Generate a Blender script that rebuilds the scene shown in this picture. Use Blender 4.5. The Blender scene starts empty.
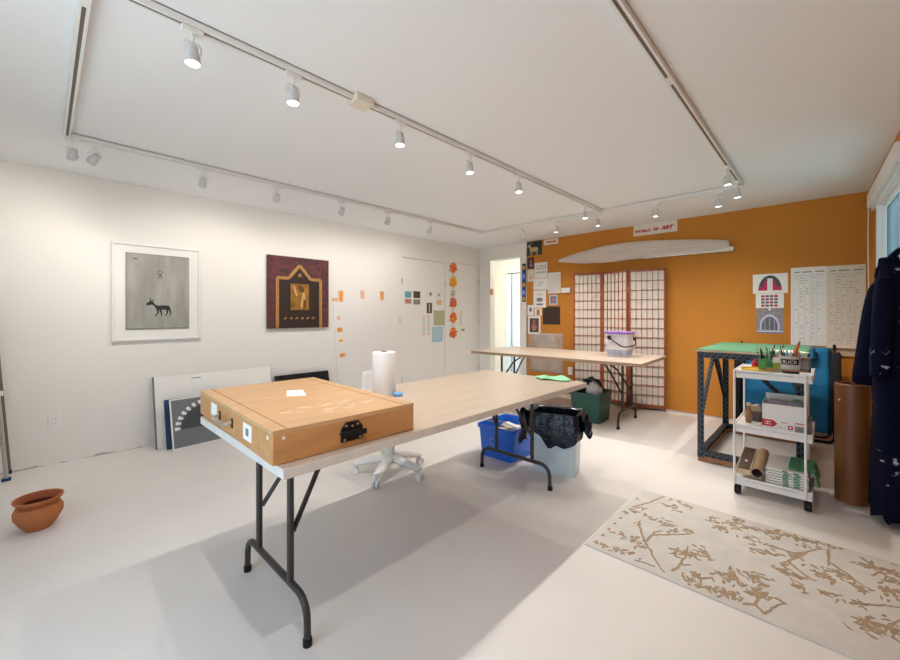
import bpy, bmesh, math, random
from mathutils import Vector, Matrix, Euler
random.seed(7)
C = bpy.context.scene.collection
R = math.radians
CEIL = 2.41; LW = 4.56; OW = 5.51

# ------------------------------------------------------------------ materials
def mat(name, col, rough=.6, metal=0., noise=0., nscale=8., bump=0., bscale=60., stretch=(1,1,1), col2=None, emit=None, spec=.5, trans=0., alpha=1.):
    m = bpy.data.materials.new(name); m.use_nodes = True
    nt = m.node_tree; b = nt.nodes['Principled BSDF']
    b.inputs['Base Color'].default_value = (*col, 1); b.inputs['Roughness'].default_value = rough
    b.inputs['Metallic'].default_value = metal; b.inputs['Specular IOR Level'].default_value = spec
    if trans: b.inputs['Transmission Weight'].default_value = trans
    if alpha < 1: b.inputs['Alpha'].default_value = alpha
    if emit:
        b.inputs['Emission Color'].default_value = (*emit[0], 1); b.inputs['Emission Strength'].default_value = emit[1]
    tc = nt.nodes.new('ShaderNodeTexCoord'); mp = nt.nodes.new('ShaderNodeMapping')
    mp.inputs['Scale'].default_value = stretch
    nt.links.new(tc.outputs['Object'], mp.inputs['Vector'])
    if noise or col2:
        n = nt.nodes.new('ShaderNodeTexNoise'); n.inputs['Scale'].default_value = nscale; n.inputs['Detail'].default_value = 5
        nt.links.new(mp.outputs['Vector'], n.inputs['Vector'])
        r = nt.nodes.new('ShaderNodeValToRGB'); r.color_ramp.elements[0].position = .32; r.color_ramp.elements[1].position = .68
        c2 = col2 or tuple(min(1, c*(1+noise)) for c in col)
        c1 = col if col2 else tuple(c*(1-noise) for c in col)
        r.color_ramp.elements[0].color = (*c1, 1); r.color_ramp.elements[1].color = (*c2, 1)
        nt.links.new(n.outputs['Fac'], r.inputs['Fac']); nt.links.new(r.outputs['Color'], b.inputs['Base Color'])
    if bump:
        n2 = nt.nodes.new('ShaderNodeTexNoise'); n2.inputs['Scale'].default_value = bscale; n2.inputs['Detail'].default_value = 3
        nt.links.new(mp.outputs['Vector'], n2.inputs['Vector'])
        bp = nt.nodes.new('ShaderNodeBump'); bp.inputs['Strength'].default_value = bump; bp.inputs['Distance'].default_value = .01
        nt.links.new(n2.outputs['Fac'], bp.inputs['Height']); nt.links.new(bp.outputs['Normal'], b.inputs['Normal'])
    return m

def glassy(name, col, gloss=.08, fac=.12):
    m = bpy.data.materials.new(name); m.use_nodes = True; nt = m.node_tree
    for n in list(nt.nodes): nt.nodes.remove(n)
    o = nt.nodes.new('ShaderNodeOutputMaterial'); t = nt.nodes.new('ShaderNodeBsdfTransparent'); g = nt.nodes.new('ShaderNodeBsdfGlossy')
    t.inputs['Color'].default_value = (*col, 1); g.inputs['Roughness'].default_value = gloss
    x = nt.nodes.new('ShaderNodeMixShader'); x.inputs['Fac'].default_value = fac
    nt.links.new(t.outputs[0], x.inputs[1]); nt.links.new(g.outputs[0], x.inputs[2]); nt.links.new(x.outputs[0], o.inputs['Surface'])
    return m

M = {}
M['wall'] = mat('white_wall_paint', (.80,.785,.75), .75, bump=.05, bscale=120, noise=.012, nscale=2)
M['ceil'] = mat('ceiling_paint', (.83,.845,.865), .85, bump=.08, bscale=160)
M['trimw'] = mat('white_trim_paint', (.80,.79,.765), .5)
M['floor'] = mat('painted_concrete', (.70,.668,.64), .45, noise=.035, nscale=1.6, bump=.03, bscale=30)
M['orange'] = mat('orange_board_paint', (.53,.212,.034), .8, spec=.22, noise=.05, nscale=1.4, bump=.03, bscale=90)
M['orange_wall'] = mat('orange_wall_paint', (.53,.212,.034), .8, spec=.22, noise=.05, nscale=1.4)
M['cream'] = mat('cream_paint', (.78,.73,.62), .7)
M['pale_blue_door'] = mat('pale_door_paint', (.70,.78,.80), .4)
M['white'] = mat('white_plastic', (.82,.82,.81), .4)
M['whitemetal'] = mat('white_enamel', (.80,.79,.77), .35)
M['paper'] = mat('white_paper', (.80,.79,.76), .9)
M['paper2'] = mat('cream_paper', (.74,.68,.58), .9)
M['ink'] = mat('grey_ink', (.20,.195,.195), .9)
M['black'] = mat('black_plastic', (.010,.010,.012), .55, spec=.25)
M['dark'] = mat('dark_channel', (.15,.13,.11), .6)
M['brownleg'] = mat('dark_brown_enamel', (.032,.026,.022), .4)
M['plytop'] = mat('pale_plywood_top', (.53,.43,.34), .34, noise=.05, nscale=3, stretch=(.5,5,5))
M['plyedge'] = mat('grey_white_edge_band', (.68,.65,.62), .5, noise=.06, nscale=20)
M['plyedge_wood'] = mat('raw_plywood_edge', (.42,.285,.185), .6, noise=.15, nscale=30, stretch=(1,1,6))
M['case'] = mat('honey_plywood', (.53,.27,.105), .5, noise=.10, nscale=5, stretch=(1,6,6))
M['caselid'] = mat('worn_honey_plywood', (.57,.345,.175), .5, noise=.10, nscale=4, stretch=(1,7,2))
M['caseline'] = mat('dark_groove', (.27,.135,.055), .8)
M['smear'] = mat('pale_paint_smear', (.66,.47,.30), .8, noise=.08, nscale=40)
M['lamp'] = mat('grey_white_lamp_enamel', (.60,.61,.62), .3)
M['steel'] = mat('bright_steel', (.62,.62,.62), .28, metal=1)
M['alu'] = mat('dull_aluminium', (.50,.49,.47), .42, metal=.7)
M['terra'] = mat('terracotta', (.44,.145,.045), .8, noise=.10, nscale=9, bump=.06, bscale=50)
M['terra_inside'] = mat('dark_terracotta_inside', (.30,.075,.03), .9)  # inner faces of the pot, darker than its outside
M['bluebox'] = mat('bright_blue_plastic', (.015,.15,.74), .4)
M['whiteprint'] = mat('faded_white_print', (.20,.33,.70), .6)
M['bagblack'] = mat('black_bin_liner', (.004,.007,.018), .24, bump=.8, bscale=22, spec=.45)
M['palebin'] = mat('pale_blue_plastic', (.60,.75,.84), .4)
M['greenbox'] = mat('dark_green_plastic', (.010,.085,.062), .42)
M['greenfab'] = mat('dark_green_plastic_sheet', (.008,.04,.034), .5, bump=.2, bscale=30)
M['bagwhite'] = mat('white_plastic_bag', (.60,.62,.66), .45, bump=.3, bscale=30)
M['tubplastic'] = mat('frosted_clear_plastic', (.72,.72,.76), .3, noise=.06, nscale=16)
M['tubcontents'] = mat('grey_blue_contents', (.40,.45,.56), .6, noise=.2, nscale=30)
M['purple'] = mat('purple_plastic', (.27,.13,.42), .4)
M['cherry'] = mat('cherry_wood', (.28,.072,.022), .45, noise=.12, nscale=5, stretch=(5,5,.6))
M['rice'] = mat('rice_paper', (.66,.60,.53), .85)
M['mint'] = mat('mint_cutting_mat', (.072,.235,.125), .6, noise=.15, nscale=6)
M['slotted'] = mat('blue_grey_steel', (.055,.065,.080), .55, metal=.3, noise=.2, nscale=14)
M['hole'] = mat('dark_hole', (.008,.008,.010), .9)
M['worn_wood'] = mat('worn_brown_wood', (.29,.135,.055), .7, noise=.2, nscale=7)
M['palewood'] = mat('pale_wood', (.60,.45,.30), .6, noise=.1, nscale=8)
M['bluecloth'] = mat('bright_blue_sling', (.004,.17,.37), .7, noise=.08, nscale=20)
M['veneer'] = mat('brown_veneer', (.21,.072,.018), .45, noise=.14, nscale=5, stretch=(3,3,1.2))
M['navy'] = mat('navy_blue', (.012,.05,.13), .6)
M['towel'] = mat('paper_towel', (.84,.84,.84), .95, bump=.15, bscale=50)
M['bluecap'] = mat('sky_blue_plastic', (.12,.38,.75), .4)
M['mintcloth'] = mat('mint_green_cloth', (.34,.78,.46), .9, bump=.3, bscale=120)
M['rug'] = mat('pale_woven_rug', (.585,.56,.52), .95, noise=.06, nscale=12, bump=.3, bscale=300)
M['rugtan'] = mat('tan_pile', (.37,.265,.165), .95, noise=.12, nscale=30, bump=.3, bscale=300)
M['bulb'] = mat('lit_bulb', (1,1,1), .5, emit=((1,.93,.82), 14))
M['film'] = mat('translucent_plastic_film', (.86,.78,.70), .35, noise=.08, nscale=5, stretch=(1,1,8), bump=.5, bscale=14, alpha=.6); M['thinfilm'] = mat('thin_clear_plastic_film', (.66,.60,.55), .35, noise=.12, nscale=5, bump=.25, bscale=20, alpha=.5)
M['red'] = mat('red_ink', (.50,.02,.03), .7)
M['yellow'] = mat('yellow_plastic', (.78,.46,.02), .45)
M['orangepaint'] = mat('orange_plastic', (.72,.16,.03), .5)
M['greenprint'] = mat('green_pencil_paint', (.05,.28,.12), .5)
M['lime'] = mat('lime_label', (.30,.42,.06), .6)
M['greybucket'] = mat('grey_white_bucket', (.56,.55,.53), .5)
M['card'] = mat('brown_cardboard', (.40,.27,.16), .85)
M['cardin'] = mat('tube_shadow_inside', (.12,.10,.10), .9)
M['darkgrey'] = mat('dark_grey_board', (.13,.125,.125), .6, noise=.15, nscale=9)
M['greyart'] = mat('grey_print_paper', (.155,.17,.185), .6, noise=.06, nscale=6)
M['greyart2'] = mat('charcoal_print', (.055,.06,.068), .6)
M['aquagrey'] = mat('streaky_grey_paint', (.26,.255,.225), .7, col2=(.38,.375,.345), nscale=4, stretch=(3.2,3.2,.7))
M['artblack'] = mat('black_brushed_ink', (.022,.020,.019), .8, noise=.3, nscale=60)
M['artedge'] = mat('grey_green_edge', (.16,.17,.155), .7)
M['carpetred'] = mat('mottled_red_violet', (.045,.025,.032), .85, col2=(.15,.036,.034), nscale=22)
M['artbrown'] = mat('deep_brown_field', (.026,.011,.007), .7, noise=.2, nscale=20)
M['gold'] = mat('gold_stitch', (.44,.22,.055), .55, noise=.25, nscale=60)
M['goldpanel'] = mat('gold_leaf', (.34,.165,.03), .4, metal=.3, noise=.35, nscale=14)
M['golddark'] = mat('bronze_relief', (.12,.05,.012), .45)
M['goldlight'] = mat('pale_gold_relief', (.62,.40,.15), .4)
M['olive'] = mat('sage_paper', (.44,.44,.27), .9)
M['skypaper'] = mat('pale_blue_paper', (.36,.55,.62), .9, noise=.15, nscale=30)
M['photobrown'] = mat('brown_photo', (.09,.055,.04), .5, noise=.5, nscale=50)
M['photored'] = mat('dark_red_photo', (.07,.012,.014), .5, noise=.5, nscale=40)
M['photoblue'] = mat('slate_blue_photo', (.16,.20,.30), .6, noise=.3, nscale=40)
M['phototeal'] = mat('teal_photo', (.12,.36,.44), .5, noise=.2, nscale=40)
M['chocolate'] = mat('dark_chocolate_board', (.040,.020,.012), .7)
M['deergreen'] = mat('dark_green_ground', (.020,.032,.032), .6, noise=.4, nscale=20)
M['tanpaint'] = mat('tan_paint', (.55,.38,.20), .7)
M['brightorange'] = mat('orange_paper', (.80,.28,.02), .8)
M['paleorange'] = mat('pale_orange_paper', (.76,.48,.30), .8)
M['sunyellow'] = mat('golden_paper', (.82,.45,.02), .8)
M['scarlet'] = mat('scarlet_petal', (.72,.10,.03), .8)
M['pinkpetal'] = mat('dusty_pink_petal', (.62,.20,.16), .8)
M['leafdark'] = mat('dark_leaf_paper', (.06,.07,.02), .8)
M['magenta'] = mat('crimson_print', (.50,.02,.09), .7)
M['stone'] = mat('grey_mauve_photo', (.26,.23,.25), .7, noise=.2, nscale=30)
M['stonedark'] = mat('slate_photo', (.12,.125,.15), .7, noise=.2, nscale=40)
M['skylilac'] = mat('lilac_photo', (.50,.52,.68), .7)
M['glass'] = glassy('window_glass', (.86,.93,.95)); M['dimmed'] = glassy('daylight_dimming_glass', (.28,.35,.38), .1, .04)  # right window's pane darkened to dim the daylight coming through
M['rubberblue'] = mat('blue_rubber', (.01,.04,.13), .7)
M['skin_photo'] = mat('rose_photo', (.45,.20,.14), .6)

def coat_material():
    m = mat('navy_canvas_with_paint_flecks', (.003,.004,.018), .95, bump=.3, bscale=40, spec=.15)
    nt = m.node_tree; b = nt.nodes['Principled BSDF']
    tc = nt.nodes.new('ShaderNodeTexCoord'); n = nt.nodes.new('ShaderNodeTexNoise'); n.inputs['Scale'].default_value = 26; n.inputs['Detail'].default_value = 4
    n2 = nt.nodes.new('ShaderNodeTexNoise'); n2.inputs['Scale'].default_value = 5
    nt.links.new(tc.outputs['Object'], n.inputs['Vector']); nt.links.new(tc.outputs['Object'], n2.inputs['Vector'])
    ad = nt.nodes.new('ShaderNodeMath'); ad.operation = 'MULTIPLY'
    nt.links.new(n.outputs['Fac'], ad.inputs[0]); nt.links.new(n2.outputs['Fac'], ad.inputs[1])
    r = nt.nodes.new('ShaderNodeValToRGB'); r.color_ramp.elements[0].position = .375; r.color_ramp.elements[1].position = .415
    r.color_ramp.elements[0].color = (.003,.004,.018,1); r.color_ramp.elements[1].color = (.42,.44,.52,1)
    nt.links.new(ad.outputs[0], r.inputs['Fac']); nt.links.new(r.outputs['Color'], b.inputs['Base Color'])
    return m
M['coat'] = coat_material()

def wall_scuff():
    # white paint with a ragged strip of dirt and chipped paint along the foot of the wall
    m = M['wall'].copy(); m.name = 'white_wall_paint_scuffed_at_foot'; nt = m.node_tree; b = nt.nodes['Principled BSDF']
    tc = nt.nodes.new('ShaderNodeTexCoord'); sp = nt.nodes.new('ShaderNodeSeparateXYZ'); nt.links.new(tc.outputs['Object'], sp.inputs[0])
    n = nt.nodes.new('ShaderNodeTexNoise'); n.inputs['Scale'].default_value = 7; n.inputs['Detail'].default_value = 6; nt.links.new(tc.outputs['Object'], n.inputs['Vector'])
    k = nt.nodes.new('ShaderNodeMath'); k.operation = 'MULTIPLY_ADD'; k.inputs[1].default_value = .10; k.inputs[2].default_value = -.047
    nt.links.new(n.outputs['Fac'], k.inputs[0])
    lt = nt.nodes.new('ShaderNodeMath'); lt.operation = 'LESS_THAN'; nt.links.new(sp.outputs['Z'], lt.inputs[0]); nt.links.new(k.outputs[0], lt.inputs[1])
    mx = nt.nodes.new('ShaderNodeMix'); mx.data_type = 'RGBA'; mx.inputs[6].default_value = (.80,.785,.75,1); mx.inputs[7].default_value = (.50,.47,.43,1)
    nt.links.new(lt.outputs[0], mx.inputs[0]); nt.links.new(mx.outputs[2], b.inputs['Base Color'])
    return m
M['wall_scuffed'] = wall_scuff()

# ------------------------------------------------------------------ mesh builder
class MB:
    def __init__(s): s.bm = bmesh.new()
    def _f(s, vs, mi):
        try:
            f = s.bm.faces.new(vs); f.material_index = mi; return f
        except ValueError: return None
    def box(s, a, b, mi=0, rot=None, piv=None):
        xs = (a[0], b[0]); ys = (a[1], b[1]); zs = (a[2], b[2])
        P = [Vector((xs[i & 1], ys[(i >> 1) & 1], zs[i >> 2])) for i in range(8)]
        if rot is not None:
            p = Vector(piv) if piv is not None else sum(P, Vector())/8
            q = Euler(rot).to_matrix(); P = [p + q @ (v-p) for v in P]
        v = [s.bm.verts.new(p) for p in P]
        for f in ((0,2,3,1),(4,5,7,6),(0,1,5,4),(2,6,7,3),(0,4,6,2),(1,3,7,5)): s._f([v[i] for i in f], mi)
        return s
    def tube(s, pts, r, n=10, mi=0, closed=False, flat=1.0):
        P = [Vector(p) for p in pts]; k = len(P); rs = r if isinstance(r, (list, tuple)) else [r]*k
        rings = []; up = None
        for i in range(k):
            if closed: t = P[(i+1) % k]-P[i-1]
            elif i == 0: t = P[1]-P[0]
            elif i == k-1: t = P[-1]-P[-2]
            else: t = (P[i+1]-P[i]).normalized()+(P[i]-P[i-1]).normalized()
            t.normalize()
            if up is None:
                up = Vector((0,0,1)) if abs(t.z) < .9 else Vector((1,0,0))
            u = (up - t*up.dot(t)).normalized(); w = t.cross(u); up = u
            rings.append([s.bm.verts.new(P[i]+(u*math.cos(a)*flat+w*math.sin(a))*rs[i]) for a in [2*math.pi*j/n for j in range(n)]])
        for i in range(k if closed else k-1):
            A, B = rings[i], rings[(i+1) % k]
            for j in range(n): s._f([A[j], A[(j+1) % n], B[(j+1) % n], B[j]], mi)
        if not closed:
            s._f(rings[0][::-1], mi); s._f(rings[-1], mi)
        return s
    def cyl(s, p0, p1, r0, r1=None, n=16, mi=0): return s.tube([p0, p1], [r0, r0 if r1 is None else r1], n, mi)
    def lathe(s, prof, n=40, mi=0, c=(0,0,0), mis=None):
        rings = []
        for (r, z) in prof:
            if r < 1e-6: rings.append([s.bm.verts.new((c[0], c[1], c[2]+z))])
            else: rings.append([s.bm.verts.new((c[0]+r*math.cos(2*math.pi*j/n), c[1]+r*math.sin(2*math.pi*j/n), c[2]+z)) for j in range(n)])
        for i in range(len(rings)-1):
            A, B = rings[i], rings[i+1]; m = mis[i] if mis else mi
            for j in range(n):
                a0, a1, b0, b1 = A[j % len(A)], A[(j+1) % len(A)], B[j % len(B)], B[(j+1) % len(B)]
                q = [a0, a1, b1, b0]; u = []
                for x in q:
                    if x not in u: u.append(x)
                if len(u) > 2: s._f(u, m)
        return s
    def prism(s, pts, y0, y1, mi=0):
        """polygon in the xz plane, solid between y0 and y1"""
        A = [s.bm.verts.new((x, y0, z)) for x, z in pts]; B = [s.bm.verts.new((x, y1, z)) for x, z in pts]
        s._f(A, mi); s._f(B[::-1], mi); n = len(pts)
        for i in range(n): s._f([A[i], B[i], B[(i+1) % n], A[(i+1) % n]], mi)
        return s
    def flat(s, pts, z0, z1, mi=0):
        """polygon in the xy plane, solid between z0 and z1"""
        A = [s.bm.verts.new((x, y, z0)) for x, y in pts]; B = [s.bm.verts.new((x, y, z1)) for x, y in pts]
        s._f(A[::-1], mi); s._f(B, mi); n = len(pts)
        for i in range(n): s._f([A[i], A[(i+1) % n], B[(i+1) % n], B[i]], mi)
        return s
    def ell(s, cx, cz, rx, rz, y0, y1, mi=0, n=14, rot=0):
        c, q = math.cos(rot), math.sin(rot)
        return s.prism([(cx+rx*math.cos(a)*c-rz*math.sin(a)*q, cz+rx*math.cos(a)*q+rz*math.sin(a)*c) for a in [2*math.pi*i/n for i in range(n)]], y0, y1, mi)
    def rrect(s, secs, mi=0, n=5, cap0=True, cap1=True, wob=None, side=0):
        """loft of rounded rectangles (cx, cy, z, half x, half y, corner radius)"""
        rings = []
        for k, (cx, cy, z, hx, hy, rd) in enumerate(secs):
            P = []
            for q, (sx, sy) in enumerate(((1,1), (-1,1), (-1,-1), (1,-1))):
                for j in range(n+1):
                    a = math.pi/2*(q+j/n)
                    P.append(Vector((cx+sx*(hx-rd)+rd*math.cos(a), cy+sy*(hy-rd)+rd*math.sin(a), z)))
            if side:                                              # extra points along the straight sides
                Q = []
                for i, p in enumerate(P):
                    Q.append(p)
                    if i % (n+1) == n: e = P[(i+1) % len(P)]; Q += [p.lerp(e, (j+1)/(side+1)) for j in range(side)]
                P = Q
            if wob: P = [wob(k, p) for p in P]
            rings.append([s.bm.verts.new(p) for p in P])
        m = len(rings[0])
        for i in range(len(rings)-1):
            for j in range(m): s._f([rings[i][j], rings[i][(j+1) % m], rings[i+1][(j+1) % m], rings[i+1][j]], mi)
        if cap0: s._f(rings[0][::-1], mi)
        if cap1: s._f(rings[-1], mi)
        return s
    def grid(s, fn, nu, nv, mi=0):
        V = [[s.bm.verts.new(fn(i/nu, j/nv)) for j in range(nv+1)] for i in range(nu+1)]
        for i in range(nu):
            for j in range(nv): s._f([V[i][j], V[i+1][j], V[i+1][j+1], V[i][j+1]], mi)
        return s
    def build(s, name, mats, parent=None, loc=(0,0,0), rot=(0,0,0), bevel=0, solid=0, sub=0, angle=35):
        me = bpy.data.meshes.new(name); bmesh.ops.recalc_face_normals(s.bm, faces=s.bm.faces)
        s.bm.to_mesh(me); s.bm.free()
        for m in (mats if isinstance(mats, (list, tuple)) else [mats]): me.materials.append(M[m] if isinstance(m, str) else m)
        for p in me.polygons: p.use_smooth = True
        me.set_sharp_from_angle(angle=R(angle))
        o = bpy.data.objects.new(name, me); C.objects.link(o); o.location = loc; o.rotation_euler = rot
        if parent: o.parent = parent
        if sub:
            q = o.modifiers.new('smooth', 'SUBSURF'); q.levels = q.render_levels = sub
        if solid:
            q = o.modifiers.new('thickness', 'SOLIDIFY'); q.thickness = solid; q.offset = 0
        if bevel:
            q = o.modifiers.new('soft_edges', 'BEVEL'); q.width = bevel; q.segments = 2; q.limit_method = 'ANGLE'; q.angle_limit = R(40)
        return o

def tag(o, label, cat, group=None, kind=None):
    o['label'] = label; o['category'] = cat
    if group: o['group'] = group
    if kind: o['kind'] = kind
    return o
def thing(name, label, cat, loc=(0,0,0), rot=(0,0,0), group=None):
    o = bpy.data.objects.new(name, None); C.objects.link(o); o.location = loc; o.rotation_euler = rot; o.empty_display_size = .1
    return tag(o, label, cat, group)
def struct(o): o['kind'] = 'structure'; return o
def dup(root, loc=None, rot=None, label=None, group=None):
    r = root.copy(); C.objects.link(r)
    if loc is not None: r.location = loc
    if rot is not None: r.rotation_euler = rot
    if label: r['label'] = label
    if group: r['group'] = group
    def kids(a, b):
        for ch in list(a.children):
            c = ch.copy(); C.objects.link(c); c.parent = b; kids(ch, c)
    kids(root, r); return r
LEFTROT = (0,0,0)              # things on the left wall: local x to the right, -y out of the wall
BACKROT = (0,0,-math.pi/2)     # the same on the orange wall
def text_mesh(mb, body, size, x, z, y, mi, shear=0, scalex=1.0, depth=.001, bold=.0):
    """solid lettering in the xz plane, reading from -y; centred on x, baseline at z"""
    cu = bpy.data.curves.new('lettering', 'FONT'); cu.body = body; cu.size = size; cu.align_x = 'CENTER'; cu.shear = shear; cu.extrude = depth; cu.resolution_u = 3; cu.offset = bold
    o = bpy.data.objects.new('lettering', cu); C.objects.link(o)
    bpy.context.view_layer.update()
    me = bpy.data.meshes.new_from_object(o.evaluated_get(bpy.context.evaluated_depsgraph_get()))
    n0 = len(mb.bm.verts); f0 = len(mb.bm.faces)
    mb.bm.from_mesh(me); mb.bm.verts.ensure_lookup_table(); mb.bm.faces.ensure_lookup_table()
    for v in mb.bm.verts[n0:]: v.co = Vector((x+v.co.x*scalex, y-v.co.z, z+v.co.y))
    for f in mb.bm.faces[f0:]: f.material_index = mi
    bpy.data.objects.remove(o); bpy.data.curves.remove(cu); bpy.data.meshes.remove(me)

# ------------------------------------------------------------------ the room
XN = -1.1                                                    # wall behind the camera
def right_y(x): return -.45+.0314*x                          # the right wall is not quite square to the room
struct(MB().box((XN-.1,-.75,-.1),(7.2,5.6,0)).build('floor','floor'))
struct(MB().box((XN-.1,-.75,CEIL),(7.2,5.6,CEIL+.1)).build('ceiling','ceil'))
# left wall with two door openings shown as flush closet doors
struct(MB().box((XN-.1,LW,0),(3.70,LW+.14,CEIL)).box((3.70,LW,2.08),(4.61,LW+.14,CEIL)).box((4.61,LW,0),(4.95,LW+.14,CEIL))
       .box((4.95,LW,2.10),(5.47,LW+.14,CEIL)).box((5.47,LW,0),(OW+.12,LW+.14,CEIL)).build('wall_left','wall_scuffed'))
def closet_door(n, x0, x1, h):
    d = struct(MB().box((x0+.004,LW+.006,.012),(x1-.004,LW+.05,h-.006)).build('door_%d' % n,'trimw'))
    MB().box((x0+.004,LW+.05,.01),(x1-.004,LW+.13,h-.006)).build('door_backing','cream',d)
    return d
d1 = closet_door(1, 3.70, 4.61, 2.08); d2 = closet_door(2, 4.95, 5.47, 2.10)
for d, x, zs in ((d1, 3.70, (.25,1.72)), (d2, 5.465, (.25,1.1,1.80)), (d1, 4.612, (1.72,))):
    for z in zs: MB().cyl((x,LW-.002,z-.045),(x,LW-.002,z+.045),.006,n=8).build('hinge','alu',d)
k = MB(); k.tube([(5.02,LW+.006,.96),(5.02,LW-.03,.96)],.012,10); k.lathe([(0,.0),(.018,.004),(.026,.02),(.018,.036),(0,.04)],16,c=(5.02,LW-.045,.94)); k.build('door_knob','alu',d2)
# back wall with the doorway to the hall
struct(MB().box((OW,4.33,0),(OW+.12,LW,CEIL)).box((OW,3.68,2.19),(OW+.12,4.33,CEIL)).box((OW,-.9,0),(OW+.12,3.68,CEIL)).build('wall_back','wall'))
struct(MB().box((OW-.012,-.275,.022),(OW,3.556,CEIL)).build('wall_back_panel','orange'))
struct(MB().box((OW-.018,3.562,0),(OW,3.68,2.26)).box((OW-.004,3.668,0),(OW+.124,3.692,2.19)).build('trim_1','trimw'))
struct(MB().box((OW-.006,4.318,0),(OW+.124,4.335,2.19)).box((OW-.006,3.68,2.178),(OW+.124,4.33,2.196)).build('trim_2','trimw'))
# the hall behind the doorway
struct(MB().box((7.05,3.3,0),(7.15,4.60,CEIL)).box((7.05,4.60,2.12),(7.15,5.10,CEIL)).box((7.05,5.10,0),(7.15,5.55,CEIL)).build('wall_hall_back','cream'))
struct(MB().box((OW+.12,5.40,0),(7.1,5.5,CEIL)).build('wall_hall_left','cream'))
struct(MB().box((OW+.12,3.42,0),(7.1,3.52,CEIL)).build('wall_hall_right','cream'))
d3 = struct(MB().box((7.06,4.605,.01),(7.10,4.93,2.10)).build('door_3','pale_blue_door'))
MB().box((7.06,4.96,.01),(7.10,5.095,2.10)).build('door_leaf','pale_blue_door',d3)
struct(MB().box((7.11,4.60,0),(7.14,5.1,2.12)).build('gap_shade','hole'))  # black sheet standing in for the shade in the door gap
# right wall: two solid stretches round the window
WX0, WX1, WZ0, WZ1 = 3.68, 4.72, .92, 2.12
def slant(x0, x1, z0, z1, t0, t1, mbx, mi=0):
    """a slab lying along the right wall from x0 to x1, standing t0..t1 out of its face"""
    P = [(x0,right_y(x0)+t0),(x1,right_y(x1)+t0),(x1,right_y(x1)+t1),(x0,right_y(x0)+t1)]
    return mbx.flat(P, z0, z1, mi)
w = MB(); slant(XN-.1,WX0,0,CEIL,-.12,0,w); slant(WX1,OW,0,CEIL,-.12,0,w); slant(WX0,WX1,0,WZ0,-.12,0,w); slant(WX0,WX1,WZ1,CEIL,-.12,0,w)
struct(w.build('wall_right','orange_wall'))
wf = MB()
for a in ((WX0-.07,WX0,WZ0-.06,WZ1+.06,0,.015),(WX1,WX1+.07,WZ0-.06,WZ1+.06,0,.015),(WX0,WX1,WZ1,WZ1+.06,0,.015),(WX0-.09,WX1+.09,WZ0-.03,WZ0,-.05,.03),
          (WX0,WX0+.04,WZ0,WZ1,-.06,-.02),(WX1-.04,WX1,WZ0,WZ1,-.06,-.02),(WX0,WX1,WZ0,WZ0+.04,-.06,-.02),(WX0,WX1,WZ1-.04,WZ1,-.06,-.02),(WX0,WX0+.008,WZ0,WZ1,-.12,.001),(WX1-.008,WX1,WZ0,WZ1,-.12,.001),(WX0,WX1,WZ1-.008,WZ1,-.12,.001)): slant(*a, wf)
win = struct(wf.build('window_1','trimw'))
g = MB(); slant(WX0+.04,WX1-.04,WZ0+.04,WZ1-.04,-.043,-.037,g); g.build('glass_pane','dimmed',win)
# wall behind the camera with a wide unseen glazed door added for cool fill daylight
NZ1, NY0, NY1 = 2.12, .10, 2.0
struct(MB().box((XN-.12,-.75,0),(XN,NY0,CEIL)).box((XN-.12,NY1,0),(XN,LW+.1,CEIL)).box((XN-.12,NY0,NZ1),(XN,NY1,CEIL)).build('wall_near','wall'))
wn = MB()
for y0, y1, z0, z1 in ((NY0,NY0+.06,0,NZ1),(NY1-.06,NY1,0,NZ1),(NY0,NY1,0,.06),(NY0,NY1,NZ1-.06,NZ1),((NY0+NY1)/2-.05,(NY0+NY1)/2+.05,0,NZ1)): wn.box((XN-.09,y0,z0),(XN-.03,y1,z1))
win2 = struct(wn.build('window_added','trimw'))
MB().box((XN-.063,NY0+.06,.06),(XN-.057,NY1-.06,NZ1-.06)).build('glass_pane','glass',win2)
# ------------------------------------------------------------------ folding tables
def folding_table(label, loc, rot, L, W, legs, mats, T=.034, cat='table'):
    """top centred on the origin; legs = x of the two leg frames"""
    t = thing('folding_table', label, cat, loc, rot)
    H = .74
    k = MB(); k.box((-L/2,-W/2,H-T),(L/2,W/2,H-.002),1); k.box((-L/2+.001,-W/2+.001,H-.002),(L/2-.001,W/2-.001,H),0)
    k.build('tabletop', mats, t, bevel=.003)
    for s, x in zip((-1,1), legs):
        zt = H-T
        k = MB(); c = .075                                      # foot: a long bar bent down at both ends
        pts = [(x,-.305,.012),(x,-.302,.09)]
        for i in range(1,6):
            a = math.pi/2*i/6; pts.append((x,-.302+c*(1-math.cos(a)),.09+c*math.sin(a)))
        pts += [(x,-.302+c,.165),(x,.302-c,.165)]
        for i in range(5,0,-1):
            a = math.pi/2*i/6; pts.append((x,.302-c*(1-math.cos(a)),.09+c*math.sin(a)))
        pts += [(x,.302,.09),(x,.305,.012)]
        k.tube(pts,.0135,10)
        foot = k.build('foot_bar','brownleg',t)
        for y in (-.305,.305): MB().cyl((x,y,0),(x,y,.026),.017,n=12).build('foot_cap','black',foot)
        for y in (-.16,.16): MB().cyl((x,y,.16),(x,y,zt),.0135,n=12).build('leg','brownleg',t)
        px = x - s*.27
        for y in (-.16,.16):
            MB().tube([(x-s*.012,y*.97,.36),(x-s*.15,y*.72,.58),(px,y*.18,zt-.018)],.0105,8).build('brace','brownleg',t)
        MB().box((px-.03,-.06,zt-.03),(px+.03,.06,zt)).build('hinge_bracket','brownleg',t); MB().box((x-.016,-.20,zt-.012),(x+.016,.20,zt)).build('leg_plate','brownleg',t)
    return t
near_table = folding_table('long pale folding table standing in the middle, wooden case on its end', (1.610,1.700,0), (0,0,R(.2)), 2.175, .925, (-.93,.845), ['plytop','plyedge'])
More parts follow.
